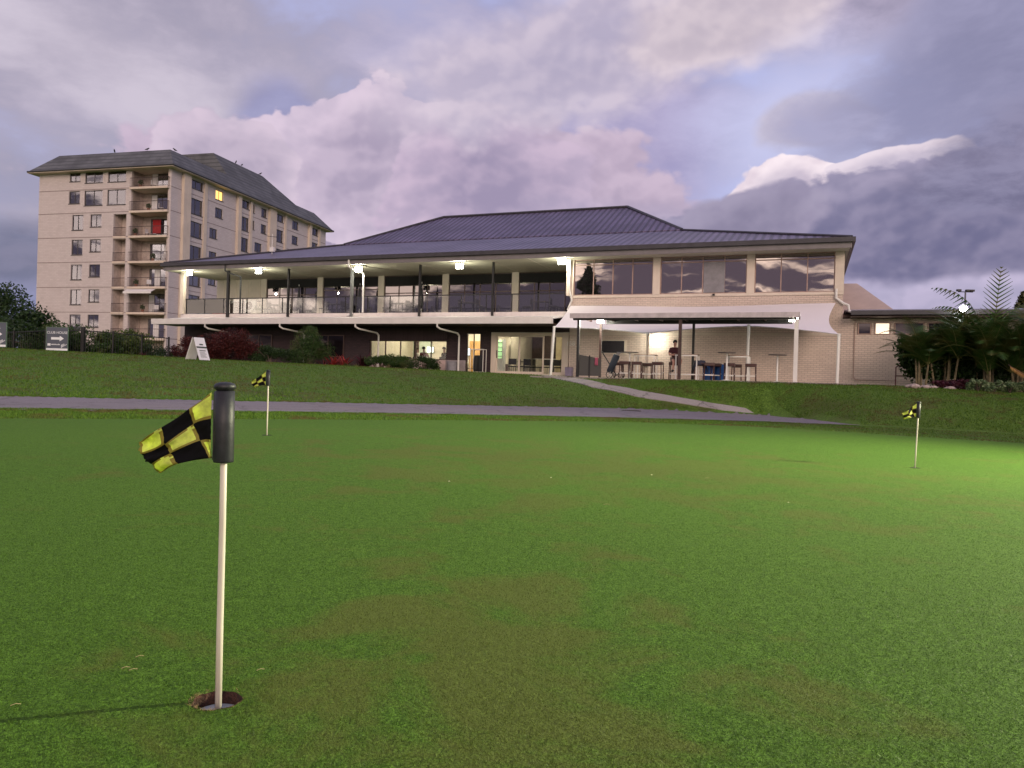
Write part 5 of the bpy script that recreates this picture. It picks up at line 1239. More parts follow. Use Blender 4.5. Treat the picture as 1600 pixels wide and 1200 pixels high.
# a frame sign
af = hit(309, 562.5, lo=25); d = af[1]
r = empty('a_frame_sign', 'white folding a frame notice board standing on the lawn before the red hedge', 'sign', Vector((af[0], d, gz(af[0], d))), 1.08)
h_ = 35 / F * d; w_ = .5
for s_ in (-1, 1):
    bx = MB(); nn = 's'; y0, y1 = s_ * .42, s_ * .03
    vs = [(-w_ / 2, y0, 0), (w_ / 2, y0, 0), (w_ / 2, y1, h_), (-w_ / 2, y1, h_)]; bx.add(vs + [(a, b + .03, c) for a, b, c in vs], [(0, 1, 2, 3), (7, 6, 5, 4), (0, 4, 5, 1), (1, 5, 6, 2), (2, 6, 7, 3), (3, 7, 4, 0)])
    pn = bx.build('panel', mat('white_notice_board', (.72, .70, .72), .5, var=.05), r)
    if s_ < 0:
        m = MB(); f_ = lambda t, x0, x1, dz: [(x0, y0 + (y1 - y0) * t - .006, h_ * t), (x1, y0 + (y1 - y0) * t - .006, h_ * t), (x1, y0 + (y1 - y0) * (t + dz) - .006, h_ * (t + dz)), (x0, y0 + (y1 - y0) * (t + dz) - .006, h_ * (t + dz))]
        m.add(f_(.53, -w_ / 2, w_ / 2, .07), [(0, 1, 2, 3)]); m.add(f_(.40, -w_ * .3, w_ * .3, .035), [(0, 1, 2, 3)])
        for k in range(6): m.add(f_(.12 + k * .045, -w_ * .32, w_ * (.3 - .06 * (k % 3)), .014), [(0, 1, 2, 3)])
        m.add(f_(.66, -w_ * .15, w_ * .2, .06), [(0, 1, 2, 3)]); m.build('print', mat('dark_print', (.05, .06, .05), .6), pn)
m = MB(); m.box(-w_ / 2, w_ / 2, -.03, .06, h_ - .02, h_ + .02); m.build('hinge', BLACK, r)
# black tubular fence
ft = [( -60, 36.6), (20, 36.2), (70, 36.0), (128, 36.0), (175, 36.6), (220, 37.4), (262, 38.2)]
fp = [gat(px, d) for px, d in ft]
r = empty('tubular_fence', 'black tubular steel fence along the top of the lawn bank on the left', 'fence', fp[0]); O_ = fp[0]
bars = MB(); rails = MB()
for i, (a, b) in enumerate(zip(fp[:-1], fp[1:])):
    hh = 1.28
    for z in (.12, hh - .05): rails.tube([a - O_ + Vector((0, 0, z)), b - O_ + Vector((0, 0, z))], .022, 6)
    n = int((b - a).length / .11)
    for k in range(n):
        q = a.lerp(b, k / n) - O_; bars.tube([q + Vector((0, 0, .08)), q + Vector((0, 0, hh))], .009, 4, False)
    q = b - O_; th = .07 if i == 2 else .035; MB().box(q.x - th, q.x + th, q.y - th, q.y + th, q.z - .3, q.z + (hh + .12 if i == 2 else hh + .03)).build('post', BLACK, r)
rails.build('rails', BLACK, r); bars.build('bars', BLACK, r)

# ================================================================== FURNITURE
BENT = mat('stool_timber', (.055, .022, .018), .5, var=.2, scale=8)
def chair(label, mm=BLACK):
    r = empty('chair', label, 'chair'); m = MB(); m.box(-.22, .22, -.22, .22, .43, .48); m.build('seat', mm, r, bevel=.015)
    m = MB(); m.slab([(-.21, .20, .5), (.21, .20, .5), (.2, .28, .88), (-.2, .28, .88)], .03) if False else m.box(-.21, .21, .2, .235, .56, .88); m.build('backrest', mm, r, bevel=.012)
    for x in (-.19, .19):
        for y in (-.19, .21): m = MB(); m.tube([(x, y, 0), (x, y * .97, .43 if y < 0 else .6)], .013, 6); m.build('leg', mat('dull_steel', (.12, .12, .12), .4, metal=.5), r)
    return r
ch0 = chair('')
def chairs(items, fr, z, group, first=None):
    for u, v, rz, lab in items:
        c = copy_tree(ch0); c.location = fr.w(u, v, z); c.rotation_euler = (0, 0, fr.rz + rz); tag(c, lab, 'chair', group)
def table(label, u, v, z, rnd=True, R_=.38, h=.74, fr=CL, group=None, mm=None, top=None):
    r = wl('table', label, 'table', fr, u, v, z, 0, group); mm = mm or WMETAL; top = top or mat('dark_table_top', (.05, .035, .03), .4)
    m = MB(); m.lathe([(R_, h - .03), (R_, h), (.001, h)], 24) if rnd else m.box(-R_, R_, -R_ * .8, R_ * .8, h - .03, h); m.build('tabletop', top, r)
    if rnd:
        m = MB(); m.tube([(0, 0, .03), (0, 0, h - .03)], .035, 10); m.build('pole', mm, r); m = MB(); m.lathe([(.26, 0), (.26, .015), (.05, .05), (.04, .06)], 20); m.build('base', mm, r)
    else:
        for x in (-R_ + .03, R_ - .03):
            for y in (-R_ * .8 + .03, R_ * .8 - .03): m = MB(); m.box(x - .022, x + .022, y - .022, y + .022, 0, h - .03); m.build('leg', mm, r)
        m = MB(); m.box(-R_ + .05, R_ - .05, -R_ * .8 + .02, -R_ * .8 + .05, .2, .24); m.build('foot_rail', mm, r); m = MB(); m.box(-R_ + .05, R_ - .05, R_ * .8 - .05, R_ * .8 - .02, .2, .24); m.build('foot_rail', mm, r); m = MB(); m.box(-R_, R_, -R_ * .8 - .003, -R_ * .8 + .02, h - .08, h - .031); m.build('apron', mm, r)
    return r
pu = lambda px, v: CL.uz(px, 570, v)[0]
for px, v, lab in ((983.5, -4.6, 'tall round bar table in front of the wall screen'), (1135.5, -5.2, 'tall round bar table behind the blue drums'), (1214.5, -3.9, 'tall round bar table alone at the right near the white post')):
    table(lab, pu(px, v), v, PZ, True, .36, 1.12, group='tall round bar tables', mm=WMETAL)
for px, v, lab in ((1009, -4.0, 'tall square framed table left of the seated person'), (1074, -5.0, 'tall white framed table right of the seated person'), (1154, -4.4, 'tall white framed table among the rightmost stools')):
    table(lab, pu(px, v), v, PZ, False, .44, 1.03, group='tall square bar tables', mm=WMETAL, top=mat('timber_top', (.25, .17, .12), .5))
def stool():
    r = empty('bar_stool', '', 'stool'); m = MB(); m.box(-.21, .21, -.19, .19, .58, .71); m.build('seat', BENT, r, bevel=.02)
    for x in (-.18, .18):
        for y in (-.16, .16): m = MB(); m.tube([(x * 1.08, y * 1.08, 0), (x, y, .59)], .022, 6); m.build('leg', BENT, r)
    m = MB(); m.box(-.18, .18, -.185, -.165, .2, .24); m.box(-.18, .18, .165, .185, .2, .24); m.box(-.2, -.18, -.16, .16, .26, .3); m.box(.18, .2, -.16, .16, .26, .3); m.build('footrest', WMETAL, r); return r
s0 = stool(); first = True
for px, v, rz, lab in ((967, -3.6, .1, 'dark bar stool beside the push buggy'), (976.5, -4.9, 0, 'dark bar stool left of the round table with the wall screen behind'), (995, -4.8, .1, 'dark bar stool right of the first round table'), (1012, -3.1, .0, 'dark bar stool farthest back behind the square table'), (1028, -4.8, -.1, 'dark bar stool left of the seated person'), (1054, -4.9, .0, 'dark bar stool carrying the seated person'), (1093, -4.6, .1, 'dark bar stool with the dark jacket draped over it'),
    (1108, -4.9, .2, 'dark bar stool in front of the left blue drum'), (1119, -4.3, 0, 'dark bar stool between the two blue drums'), (1140, -4.9, 0, 'dark bar stool right of the middle round table'), (1151, -3.5, .1, 'dark bar stool in the shade behind the rightmost framed table'), (1173.5, -4.6, 0, 'dark bar stool farthest to the right')):
    o = s0 if first else copy_tree(s0); first = False
    o.location = CL.w(pu(px, v), v, PZ); o.rotation_euler = (0, 0, CL.rz + rz); tag(o, lab, 'stool', 'bar stools on the patio')
# jacket
m = MB(); n = 12
for i in range(n + 1):
    for j in range(n + 1):
        x = (i / n - .5) * .62; y = (j / n - .5) * .5; e = max(abs(x) - .2, 0) + max(abs(y) - .18, 0) * 1.0
        m.v.append((x * .92, y * .9, .80 - e * 2.6 + .02 * math.sin(i * 1.7 + j)))
for i in range(n):
    for j in range(n): q = i * (n + 1) + j; m.f.append((q, q + n + 1, q + n + 2, q + 1)); m.mi.append(0)
o = m.build('jacket', mat('navy_cloth', (.03, .035, .06), .9), smooth=True); o.location = CL.w(pu(1093, -4.6), -4.6, PZ); tag(o, 'dark navy jacket draped over a bar stool right of the seated person', 'jacket'); sb = o.modifiers.new('thickness', 'SOLIDIFY'); sb.thickness = .02
# drums
BLUE = mat('blue_plastic', (.01, .09, .32), .4, var=.1)
for px, v, lab in ((1106, -4.1, 'blue plastic drum on the patio, left one'), (1124, -4.0, 'blue plastic drum on the patio, right one with a pale lid')):
    r = wl('plastic_drum', lab, 'drum', CL, pu(px, v), v, PZ, 0, 'blue drums'); m = MB(); m.lathe([(.17, 0), (.2, .02), (.2, .2), (.21, .22), (.2, .24), (.2, .44), (.21, .46), (.2, .48), (.2, .64), (.16, .68)], 24); m.build('body', BLUE, r, smooth=False)
    m = MB(); m.lathe([(.19, .68), (.19, .71), (.03, .72)], 20); m.build('lid', BLUE if px < 1110 else WHITE, r)
# planter bin
r = wl('lavender_planter', 'lavender grey tapered planter beside the entrance pillar', 'planter', CL, pu(889.5, -.6), -.6, PZ + .02); m = MB(); m.add([(-.14, -.14, 0), (.14, -.14, 0), (.14, .14, 0), (-.14, .14, 0), (-.17, -.17, .5), (.17, -.17, .5), (.17, .17, .5), (-.17, .17, .5)], [(0, 3, 2, 1), (4, 5, 6, 7), (0, 1, 5, 4), (1, 2, 6, 5), (2, 3, 7, 6), (3, 0, 4, 7)]); m.build('pot', mat('lavender_pot', (.23, .19, .28), .6), r); m = MB(); m.box(-.15, .15, -.15, .15, .501, .51); m.build('soil', SOIL, r)
# mesh barrier
r = wl('mesh_barrier', 'grey mesh barrier of two panels on the left of the patio', 'barrier', CL, 0, 0, PZ); v_ = -4.6
for (pa, pb, za, zb_) in ((904, 921, .98, .9), (921, 939, .9, .82)):
    ua, ub = pu(pa, v_), pu(pb, v_); m = MB(); m.add([(ua, v_, .08), (ub, v_, .08), (ub, v_, zb_), (ua, v_, za), (ua, v_ + .01, .08), (ub, v_ + .01, .08), (ub, v_ + .01, zb_), (ua, v_ + .01, za)], [(0, 1, 2, 3), (7, 6, 5, 4), (0, 4, 5, 1), (1, 5, 6, 2), (2, 6, 7, 3), (3, 7, 4, 0)]); m.build('mesh_panel', mat('grey_mesh', (.07, .07, .065), .8, var=.2, scale=60), r)
    m = MB(); m.box(ua - .025, ua + .025, v_ - .03, v_ + .03, 0, za + .05); m.build('post', BLACK, r)
# golf push buggy
bu, bv = pu(955, -4.2), -4.2
r = wl('golf_buggy', 'dark golf push buggy with a bag leaning beside the bar stools', 'golf buggy', CL, bu, bv, PZ)
m = MB(); m.tube([(-.42, 0, 1.12), (-.3, 0, .95), (.25, 0, .12)], .025, 8); m.tube([(-.42, -.15, 1.12), (-.42, .15, 1.12)], .02, 8); m.tube([(.25, 0, .12), (.45, 0, .3)], .02, 8); m.build('frame', BLACK, r)
m = MB(); m.tube([(-.08, 0, .25), (-.05, 0, .3), (.22, 0, .95), (.24, 0, 1.0)], [.12, .14, .15, .13], 16); m.build('bag', mat('dark_bag', (.02, .03, .045), .8), r, smooth=True)
for x, y in ((0, -.28), (0, .28), (.45, 0)):
    w_ = MB(); n = 20; w_.tube([(x + .14 * math.cos(t), y, .15 + .14 * math.sin(t)) for t in np.linspace(0, 2 * math.pi, 21)], .018, 6, False); wh = w_.build('wheel', BLACK, r); m = MB()
    for k in range(5): t = k * 1.2566; m.tube([(x, y, .15), (x + .13 * math.cos(t), y, .15 + .13 * math.sin(t))], .008, 4)
    m.build('spokes', WMETAL, wh)
m = MB(); m.tube([(0, -.28, .15), (0, .28, .15)], .012, 6); m.build('axle', BLACK, r)
m = MB(); [m.tube([(.2 + .03 * k, -.06 + .05 * k, .95), (.28 + .05 * k, -.08 + .07 * k, 1.12)], [.006, .03], 6) for k in range(3)]; m.build('club_heads', mat('steel', (.3, .3, .3), .3, metal=.9), r)
r = wl('pink_towel', 'pink towel hanging over the mesh barrier', 'towel', CL, pu(932, -4.66), -4.66, PZ + .5); m = MB()
for j in range(7):
    for i in range(5): m.v.append(((i - 2) * .035, -.02 + .012 * math.sin(i * 2 + j), .36 - j * .055))
for j in range(6):
    for i in range(4): q = j * 5 + i; m.f.append((q, q + 1, q + 6, q + 5)); m.mi.append(0)
o = m.build('cloth', mat('pink_cloth', (.35, .08, .13), .9), r, smooth=True); sb = o.modifiers.new('thickness', 'SOLIDIFY'); sb.thickness = .008
# trolley by the narrow window
r = wl('luggage_trolley', 'tall framed trolley with dark bags in front of the narrow window', 'trolley', CL, pu(747, -.5), -.5, gz(*CL.w(pu(747, -.5), -.5)[:2])); 
m = MB(); [m.tube([(x, y, .12), (x, y, 1.3)], .018, 6) for x in (-.35, .35) for y in (-.2, .2)]; m.tube([(-.35, -.2, 1.3), (.35, -.2, 1.3), (.35, .2, 1.3), (-.35, .2, 1.3), (-.35, -.2, 1.3)], .018, 6); m.box(-.37, .37, -.22, .22, .12, .16); m.build('frame', WMETAL, r)
for k, x in enumerate((-.12, .12)): m = MB(); m.tube([(x, 0, .17), (x, 0, .3), (x + .03, 0, .9), (x + .03, 0, 1.0)], [.11, .13, .14, .1], 12); m.build('bag', mat('black_bag', (.012, .012, .014), .8), r, smooth=True)
for x in (-.3, .3): m = MB(); m.tube([(x, -.2 + .0, .05), (x, -.17, .05)], .05, 12); m.build('wheel', BLACK, r)
# grey bin by the lower panel
r = wl('grey_tub', 'grey plastic tub beside the right downpipe', 'tub', CL, pu(706, -.4), -.4, gz(*CL.w(pu(706, -.4), -.4)[:2])); m = MB(); m.lathe([(.22, 0), (.27, .62), (.29, .64), (.29, .68), (.25, .68), (.2, .05)], 24); m.build('body', mat('grey_plastic', (.26, .25, .28), .6), r); m = MB(); m.lathe([(.255, .6), (.001, .62)], 24); m.build('soil', SOIL, r)
# air conditioners
for px, v, lab in ((351, 3.1, 'white air conditioner with round fan, left of the dark downpipe'), (373, 3.1, 'white air conditioner with round fan, just right of the dark downpipe'), (394, 3.1, 'white air conditioner with round fan, rightmost of the three')):
    u, _ = CL.uz(px, 460, v); r = wl('air_conditioner', lab, 'air conditioner', CL, u, v, UFL + .42, 0, 'air conditioners on the balcony')
    m = MB(); m.box(-.44, .44, -.16, .16, 0, .72); m.build('casing', WMETAL, r, bevel=.015)
    m = MB(); m.lathe([(.001, -.0), (.25, .0), (.27, .012), (.25, .024)], 28); o = m.build('fan_grille', mat('grey_brown_grille', (.10, .07, .065), .6), r); o.location = (-.1, -.163, .38); o.rotation_euler = (math.pi / 2, 0, 0)
    m = MB(); m.lathe([(.06, .025), (.001, .03)], 14); q = m.build('hub', WMETAL, o)
    m = MB(); m.box(-.4, -.34, -.12, .12, -.42, 0); m.box(.34, .4, -.12, .12, -.42, 0); m.build('stand', BLACK, r)
    m = MB(); m.box(.5, .62, -.14, .14, .05, .7); m.build('side_duct', DKWOOD, r)
# balcony furniture
def pot(label, px, v, R_, h, potm, name='potted_plant', n=14):
    u, _ = CL.uz(px, 480, v); r = wl(name, label, 'plant', CL, u, v, UFL); m = MB(); m.box(-R_, R_, -R_, R_, 0, h); m.build('planter', potm, r)
    V = []
    for k in range(n):
        x = random.uniform(-R_, R_) * .8; y = random.uniform(-R_, R_) * .8; t = random.uniform(.25, .5); q = random.uniform(-.15, .15); V += [(x - .03, y, h), (x + .03, y, h), (x + q + .02, y, h + t * .7), (x + q * 1.3, y, h + t)]
    npmesh('leaves', np.array(V), 4, L_MID, r); return r
pot('snake plant in a planter box on the balcony beside the cream wall', 401, 1.0, .22, .28, mat('pale_planter', (.5, .45, .38), .7))
r = wl('cream_plinth', 'square cream plinth on the balcony at the end of the panelled wall', 'plinth', CL, CL.uz(412, 480, 2.4)[0], 2.4, UFL); MB().box(-.28, .28, -.28, .28, 0, .9).build('block', CREAMD, r, bevel=.01); MB().box(-.31, .31, -.31, .31, .9, .94).build('cap', CREAM, r)
r = wl('red_chest', 'faded red storage box on the balcony below the first air conditioner', 'box', CL, CL.uz(345, 480, 1.6)[0], 1.6, UFL); MB().box(-.42, .42, -.25, .25, 0, .52).build('body', mat('faded_red', (.28, .07, .06), .7), r, bevel=.01); MB().box(-.44, .44, -.27, .27, .52, .57).build('lid', mat('faded_red_lid', (.2, .06, .05), .7), r)
r = wl('blue_grey_cabinet', 'blue grey cabinet with white top at the left end of the balcony', 'cabinet', CL, CL.uz(323, 480, 1.6)[0], 1.6, UFL); MB().box(-.5, .5, -.3, .3, 0, .72).build('body', mat('blue_grey_box', (.10, .13, .17), .6), r, bevel=.01); MB().box(-.53, .53, -.33, .33, .72, .77).build('top', WHITE, r)
r = wl('brown_barbecue', 'dark brown covered barbecue on the balcony below the second air conditioner', 'barbecue', CL, CL.uz(371, 480, 1.9)[0], 1.9, UFL); m = MB(); m.tube([(-.45, 0, .6), (-.3, 0, .66), (0, 0, .7), (.3, 0, .66), (.45, 0, .6)], [.1, .22, .25, .22, .1], 12); m.build('cover', mat('brown_cover', (.07, .04, .035), .8), r, smooth=True); MB().box(-.4, .4, -.2, .2, 0, .55).build('cabinet', DKWOOD, r)
G3 = 'balcony tables'; G4 = 'balcony chairs'
bays = ('behind the first window bay', 'behind the second window bay', 'behind the third window bay', 'behind the fourth window bay', 'behind the fifth window bay')
for i, u in enumerate((-19.2, -15.0, -10.7, -6.4, -2.2)):
    table('low balcony table seen through the balustrade ' + bays[i], u, 1.9, UFL, False, .4, .72, group=G3, mm=BLACK)
    its = [(u - .75, 1.9, -1.5, 'dark balcony chair left of the table ' + bays[i]), (u + .75, 1.9, 1.5, 'dark balcony chair right of the table ' + bays[i])]
    if i < 3: its.append((u + .1, 2.7, .0, 'dark balcony chair on the window side of the table ' + bays[i]))
    chairs(its, CL, UFL, G4)
for i, u in enumerate((-18.0, -13.7, -9.6)):
    r = wl('folded_parasol', 'folded dark parasol standing on the balcony ' + bays[i], 'parasol', CL, u, 2.5, UFL, 0, 'folded parasols'); m = MB(); m.tube([(0, 0, .5), (0, 0, .7), (0, 0, 1.2), (0, 0, 1.9)], [.05, .13, .1, .02], 10); m.build('canopy', mat('parasol_cloth', (.03, .03, .035), .9), r); m = MB(); m.tube([(0, 0, .05), (0, 0, 2.0)], .02, 8); m.build('pole', WMETAL, r); m = MB(); m.lathe([(.25, 0), (.25, .05), (.05, .08)], 16); m.build('base', BLACK, r)
r = wl('security_camera', 'small white security camera on the balcony slab edge by the grey post', 'camera', CL, CL.uz(548, 488, -.08)[0], -.02, UFL - .1); m = MB(); m.tube([(-.2, -.1, -.02), (.0, -.1, .03)], .045, 10); m.build('housing', WHITE, r); m = MB(); m.tube([(0, -.1, .03), (.1, -.05, .05), (.1, -.05, .25)], .03, 8); m.build('arm', WHITE, r)
# dining room furniture
G5 = 'chairs inside the ground floor'
for u, v, lab in ((-10.5, 2.0, 'table by the left of the dining room window'), (-8.6, 2.1, 'table where the two indoor people sit'), (-7.3, 2.0, 'table by the right of the dining room window')):
    table('small ' + lab, u, v, FL, False, .5, .74, group='dining room tables')
chairs([(-11.2, 2.0, -1.5, 'black chair left of the left dining table'), (-9.8, 2.0, 1.5, 'black chair right of the left dining table'), (-7.9, 2.4, 3.0, 'black chair between the two right dining tables'), (-6.9, 1.4, 1.0, 'black chair nearest the right end of the dining window')], CL, FL, G5)
for u, v, lab in ((-3.3, 2.6, 'small table behind the left glass door'), (-1.9, 3.4, 'small table behind the middle glass door')): table(lab, u, v, FL, True, .4, .74, group='tables behind the entrance doors', mm=BLACK)
chairs([(-3.75, 2.0, .3, 'black chair nearest the left glass door edge'), (-3.05, 2.0, -.2, 'black chair in front of the left entrance table'), (-3.9, 2.9, -1.5, 'black chair left of the left entrance table'), (-2.7, 3.1, 1.6, 'black chair right of the left entrance table'), (-2.1, 2.6, .0, 'black chair in front of the middle entrance table'), (-1.5, 2.9, .4, 'black chair behind the side of the right door post'), (-.75, 2.0, 1.2, 'black chair behind the right glass door')], CL, FL, G5)
place(ch0, CL.w(-3.3, 3.4, FL), CL.rz + 3.1); tag(ch0, 'black chair behind the left entrance table', 'chair', G5)
for u, z, w_, h_, c, lab in ((-10.7, 2.75, .45, .35, (.9, 1, .9), 'bright wall screen left in the dining room'), (-8.5, 2.65, .95, .42, (.75, .85, 1), 'bright wide wall screen in the middle of the dining room'), (-6.75, 2.6, .7, .34, (.55, .95, .75), 'greenish wall screen right in the dining room')):
    r = wl('wall_display', lab, 'screen', CL, u, 5.9, z, 0, 'lit screens in the dining room'); MB().box(-w_ / 2 - .03, w_ / 2 + .03, 0, .05, -h_ / 2 - .03, h_ / 2 + .03).build('casing', BLACK, r); MB().box(-w_ / 2, w_ / 2, -.006, -.001, -h_ / 2, h_ / 2).build('screen', emit('screen_%d' % int(-u * 10), c, 1.6), r)
r = wl('display_fridge', 'lit green glass display shelves behind the narrow window', 'display shelves', CL, -5.05, 2.6, FL); MB().box(-.5, .5, 0, .4, 0, 1.95).build('cabinet', WMETAL, r); MB().box(-.44, .44, -.006, -.001, .9, 1.9).build('lit_back', emit('fridge_light', (.55, .9, .42), .8), r)
m = MB(); [m.box(-.44, .44, -.05, -.007, z, z + .03) for z in (1.0, 1.25, 1.5, 1.75)]; m.build('shelf', BLACK, r)
r = wl('notice_panel', 'white notice panel with dark posters behind the middle glass door', 'notice board', CL, -1.55, 5.1, FL); MB().box(-.35, .35, 0, .08, .55, 2.45).build('panel', WHITE, r); MB().box(-.12, .28, -.01, -.001, 1.7, 2.2).build('poster', mat('poster_dark', (.06, .05, .05), .6), r); MB().box(-.15, .12, -.01, -.001, 1.15, 1.5).build('notice', mat('poster_grey', (.3, .3, .3), .6), r)
r = wl('white_counter', 'low pale counter inside behind the entrance doors', 'counter', CL, -2.9, 6.5, FL); MB().box(-1.1, .4, 0, .6, 0, 1.0).build('body', INWALL, r); MB().box(-1.15, .45, -.05, .65, 1.0, 1.05).build('worktop', WHITE, r)
# street number on the entrance pillar
t_ = text('158', .30, mat('number_white', (.7, .68, .66), .5), club, (.02 - .0, -.065, 2.55), name='house_number'); t_.location = (.08, -.045, 2.85)

# ================================================================== PEOPLE
def person(label, loc, rz, J, skin=(.30, .17, .12), shirt=(.12, .02, .03), legs=(.05, .05, .06), hair=(.02, .015, .012), long_legs=True, sc=1.0):
    r = empty('person', label, 'person', loc, rz)
    SK = mat('skin_%02d' % int(skin[0] * 100), skin, .5, var=.05); bn = bmesh.new(); V_ = {}; rad = {}
    def V(n, p, rr): V_[n] = bn.verts.new(Vector(p) * sc); rad[n] = rr * sc
    for n, rr in (('pelvis', .13), ('waist', .115), ('chest', .135), ('neckb', .07), ('neck', .052), ('jaw', .07), ('head', .088), ('crown', .06)): V(n, J[n], rr)
    for a, b in zip(('pelvis', 'waist', 'chest', 'neckb', 'neck', 'jaw', 'head'), ('waist', 'chest', 'neckb', 'neck', 'jaw', 'head', 'crown')): bn.edges.new((V_[a], V_[b]))
    V('nose', Vector(J['head']) + Vector(J['face']) * .105 + Vector((0, 0, -.02)), .016); bn.edges.new((V_['head'], V_['nose']))
    for s_ in ('l', 'r'):
        for n, rr in (('sh', .06), ('el', .042), ('wr', .028), ('ha', .03), ('hip', .095), ('kn', .06), ('an', .038), ('to', .035)): V(n + s_, J[n + s_], rr)
        ch_ = [('chest', 'sh'), ('sh', 'el'), ('el', 'wr'), ('wr', 'ha')]
        for a, b in (('chest', 'sh' + s_), ('sh' + s_, 'el' + s_), ('el' + s_, 'wr' + s_), ('wr' + s_, 'ha' + s_), ('pelvis', 'hip' + s_), ('hip' + s_, 'kn' + s_), ('kn' + s_, 'an' + s_), ('an' + s_, 'to' + s_)): bn.edges.new((V_[a], V_[b]))
        h = Vector(J['ha' + s_]); d = (h - Vector(J['wr' + s_])).normalized(); sd_ = d.cross(Vector((0, 0, 1))).normalized()
        for k in range(5):
            o_ = (k - 1.5) * .018 if k < 4 else -.045; l = (.065, .075, .07, .055, .045)[k]
            V('f1%d%s' % (k, s_), h + d * (.03 if k < 4 else -.005) + sd_ * o_, .010); V('f2%d%s' % (k, s_), h + d * (.03 + l if k < 4 else l * .7) + sd_ * o_ * 1.1 + Vector((0, 0, -.015)), .008)
            bn.edges.new((V_['ha' + s_], V_['f1%d%s' % (k, s_)])); bn.edges.new((V_['f1%d%s' % (k, s_)], V_['f2%d%s' % (k, s_)]))
    me = bpy.data.meshes.new('body'); order = list(V_.keys()); bn.verts.index_update(); bn.to_mesh(me); bn.free(); me.materials.append(SK)
    o = bpy.data.objects.new('body', me); COL.objects.link(o); o.parent = r
    o.modifiers.new('skin', 'SKIN'); 
    if not me.skin_vertices: me.skin_vertices.new() if hasattr(me.skin_vertices, 'new') else None
    for i, n in enumerate(order): me.skin_vertices[0].data[i].radius = (rad[n], rad[n])
    me.skin_vertices[0].data[0].use_root = True; o.modifiers.new('sub', 'SUBSURF').levels = 1; o.modifiers['sub'].render_levels = 2
    def garment(nm, chains, mm, part=r):
        b = bmesh.new(); vs = {}; rr = []; od = []
        for ch in chains:
            for n, e in ch:
                if n not in vs: vs[n] = b.verts.new(Vector(J[n] if n in J else J2[n]) * sc); od.append((rad.get(n, .05 * sc) + e)); 
            for (a, _), (c, _) in zip(ch[:-1], ch[1:]): b.edges.new((vs[a], vs[c]))
        me2 = bpy.data.meshes.new(nm); b.to_mesh(me2); b.free(); me2.materials.append(mm); g_ = bpy.data.objects.new(nm, me2); COL.objects.link(g_); g_.parent = part; g_.modifiers.new('skin', 'SKIN')
        for i, q in enumerate(od): me2.skin_vertices[0].data[i].radius = (q, q)
        me2.skin_vertices[0].data[0].use_root = True; sb_ = g_.modifiers.new('sub', 'SUBSURF'); sb_.levels = 1; sb_.render_levels = 2
    J2 = {}
    for s_ in 'lr': J2['ua' + s_] = Vector(J['sh' + s_]).lerp(Vector(J['el' + s_]), .75); J2['th' + s_] = Vector(J['hip' + s_]).lerp(Vector(J['kn' + s_]), .7); J2['lo' + s_] = Vector(J['kn' + s_]).lerp(Vector(J['an' + s_]), .92)
    garment('shirt', [[('pelvis', .012), ('waist', .02), ('chest', .02), ('neckb', .004)], [('chest', .02), ('shl', .016), ('ual', .012)], [('chest', .02), ('shr', .016), ('uar', .012)]], mat('shirt_%02d' % int(shirt[0] * 100), shirt, .9))
    J2['ual'], J2['uar']
    garment('trousers', [[('pelvis', .02), ('hipl', .016), ('thl', .03)] + ([('knl', .016), ('lol', .0)] if long_legs else []), [('pelvis', .02), ('hipr', .016), ('thr', .03)] + ([('knr', .016), ('lor', .0)] if long_legs else [])], mat('trouser_%02d' % int(legs[0] * 100), legs, .9))
    HM = mat('hair_%02d' % int(hair[0] * 100), hair, .8); hd = Vector(J['head']) * sc; f_ = Vector(J['face'])
    m = MB(); m.lathe([(.001, .108), (.05, .1), (.088, .062), (.1, .01), (.092, -.03)], 16); h_ = m.build('hair', HM, r, smooth=True); h_.location = hd - f_ * .018 + Vector((0, 0, .022)); h_.scale = (sc, sc, sc)
    sd_ = f_.cross(Vector((0, 0, 1))).normalized()
    m = MB(); [m.lathe([(.001, -.008), (.009, 0), (.001, .008)], 8, tuple(hd + f_ * .086 + sd_ * q + Vector((0, 0, .008)))) for q in (-.032, .032)]; m.build('eyes', BLACK, r)
    for s_ in 'lr':
        a = Vector(J['an' + s_]) * sc; t = Vector(J['to' + s_]) * sc; m = MB(); m.tube([a + (a - t) * .3 + Vector((0, 0, -.03)), a + Vector((0, 0, -.025)), t + Vector((0, 0, 0)), t + (t - a) * .25], [.035, .05, .045, .02], 10); m.build('shoe', BLACK, r, smooth=True)
    return r
sit = dict(pelvis=(0, .02, .86), waist=(0, .0, 1.02), chest=(0, -.02, 1.24), neckb=(0, -.02, 1.40), neck=(.0, -.03, 1.46), jaw=(.01, -.06, 1.53), head=(.01, -.05, 1.61), crown=(.01, -.04, 1.68), face=(.35, -.93, 0),
    shl=(-.19, 0, 1.34), ell=(-.23, -.10, 1.08), wrl=(-.02, -.24, 1.10), hal=(.04, -.26, 1.11), shr=(.19, 0, 1.34), elr=(.23, -.12, 1.08), wrr=(.04, -.26, 1.04), har=(-.02, -.28, 1.05),
    hipl=(-.1, -.02, .86), knl=(.02, -.38, .82), anl=(-.02, -.30, .42), tol=(-.02, -.44, .36), hipr=(.1, -.02, .86), knr=(.34, -.34, .84), anr=(.22, -.24, .42), tor=(.24, -.38, .36))
px_ = pu(1054, -4.9)
person('person in dark red shirt and shorts sitting with folded arms on a patio bar stool', CL.w(px_, -4.9, PZ), CL.rz, sit, skin=(.42, .22, .17), shirt=(.05, .012, .016), legs=(.13, .09, .08), long_legs=False, sc=.93)
def lower(J, dz, **kw):
    K = {k: ((v[0], v[1], v[2] - dz) if k != 'face' else v) for k, v in J.items()}; K.update(kw); return K
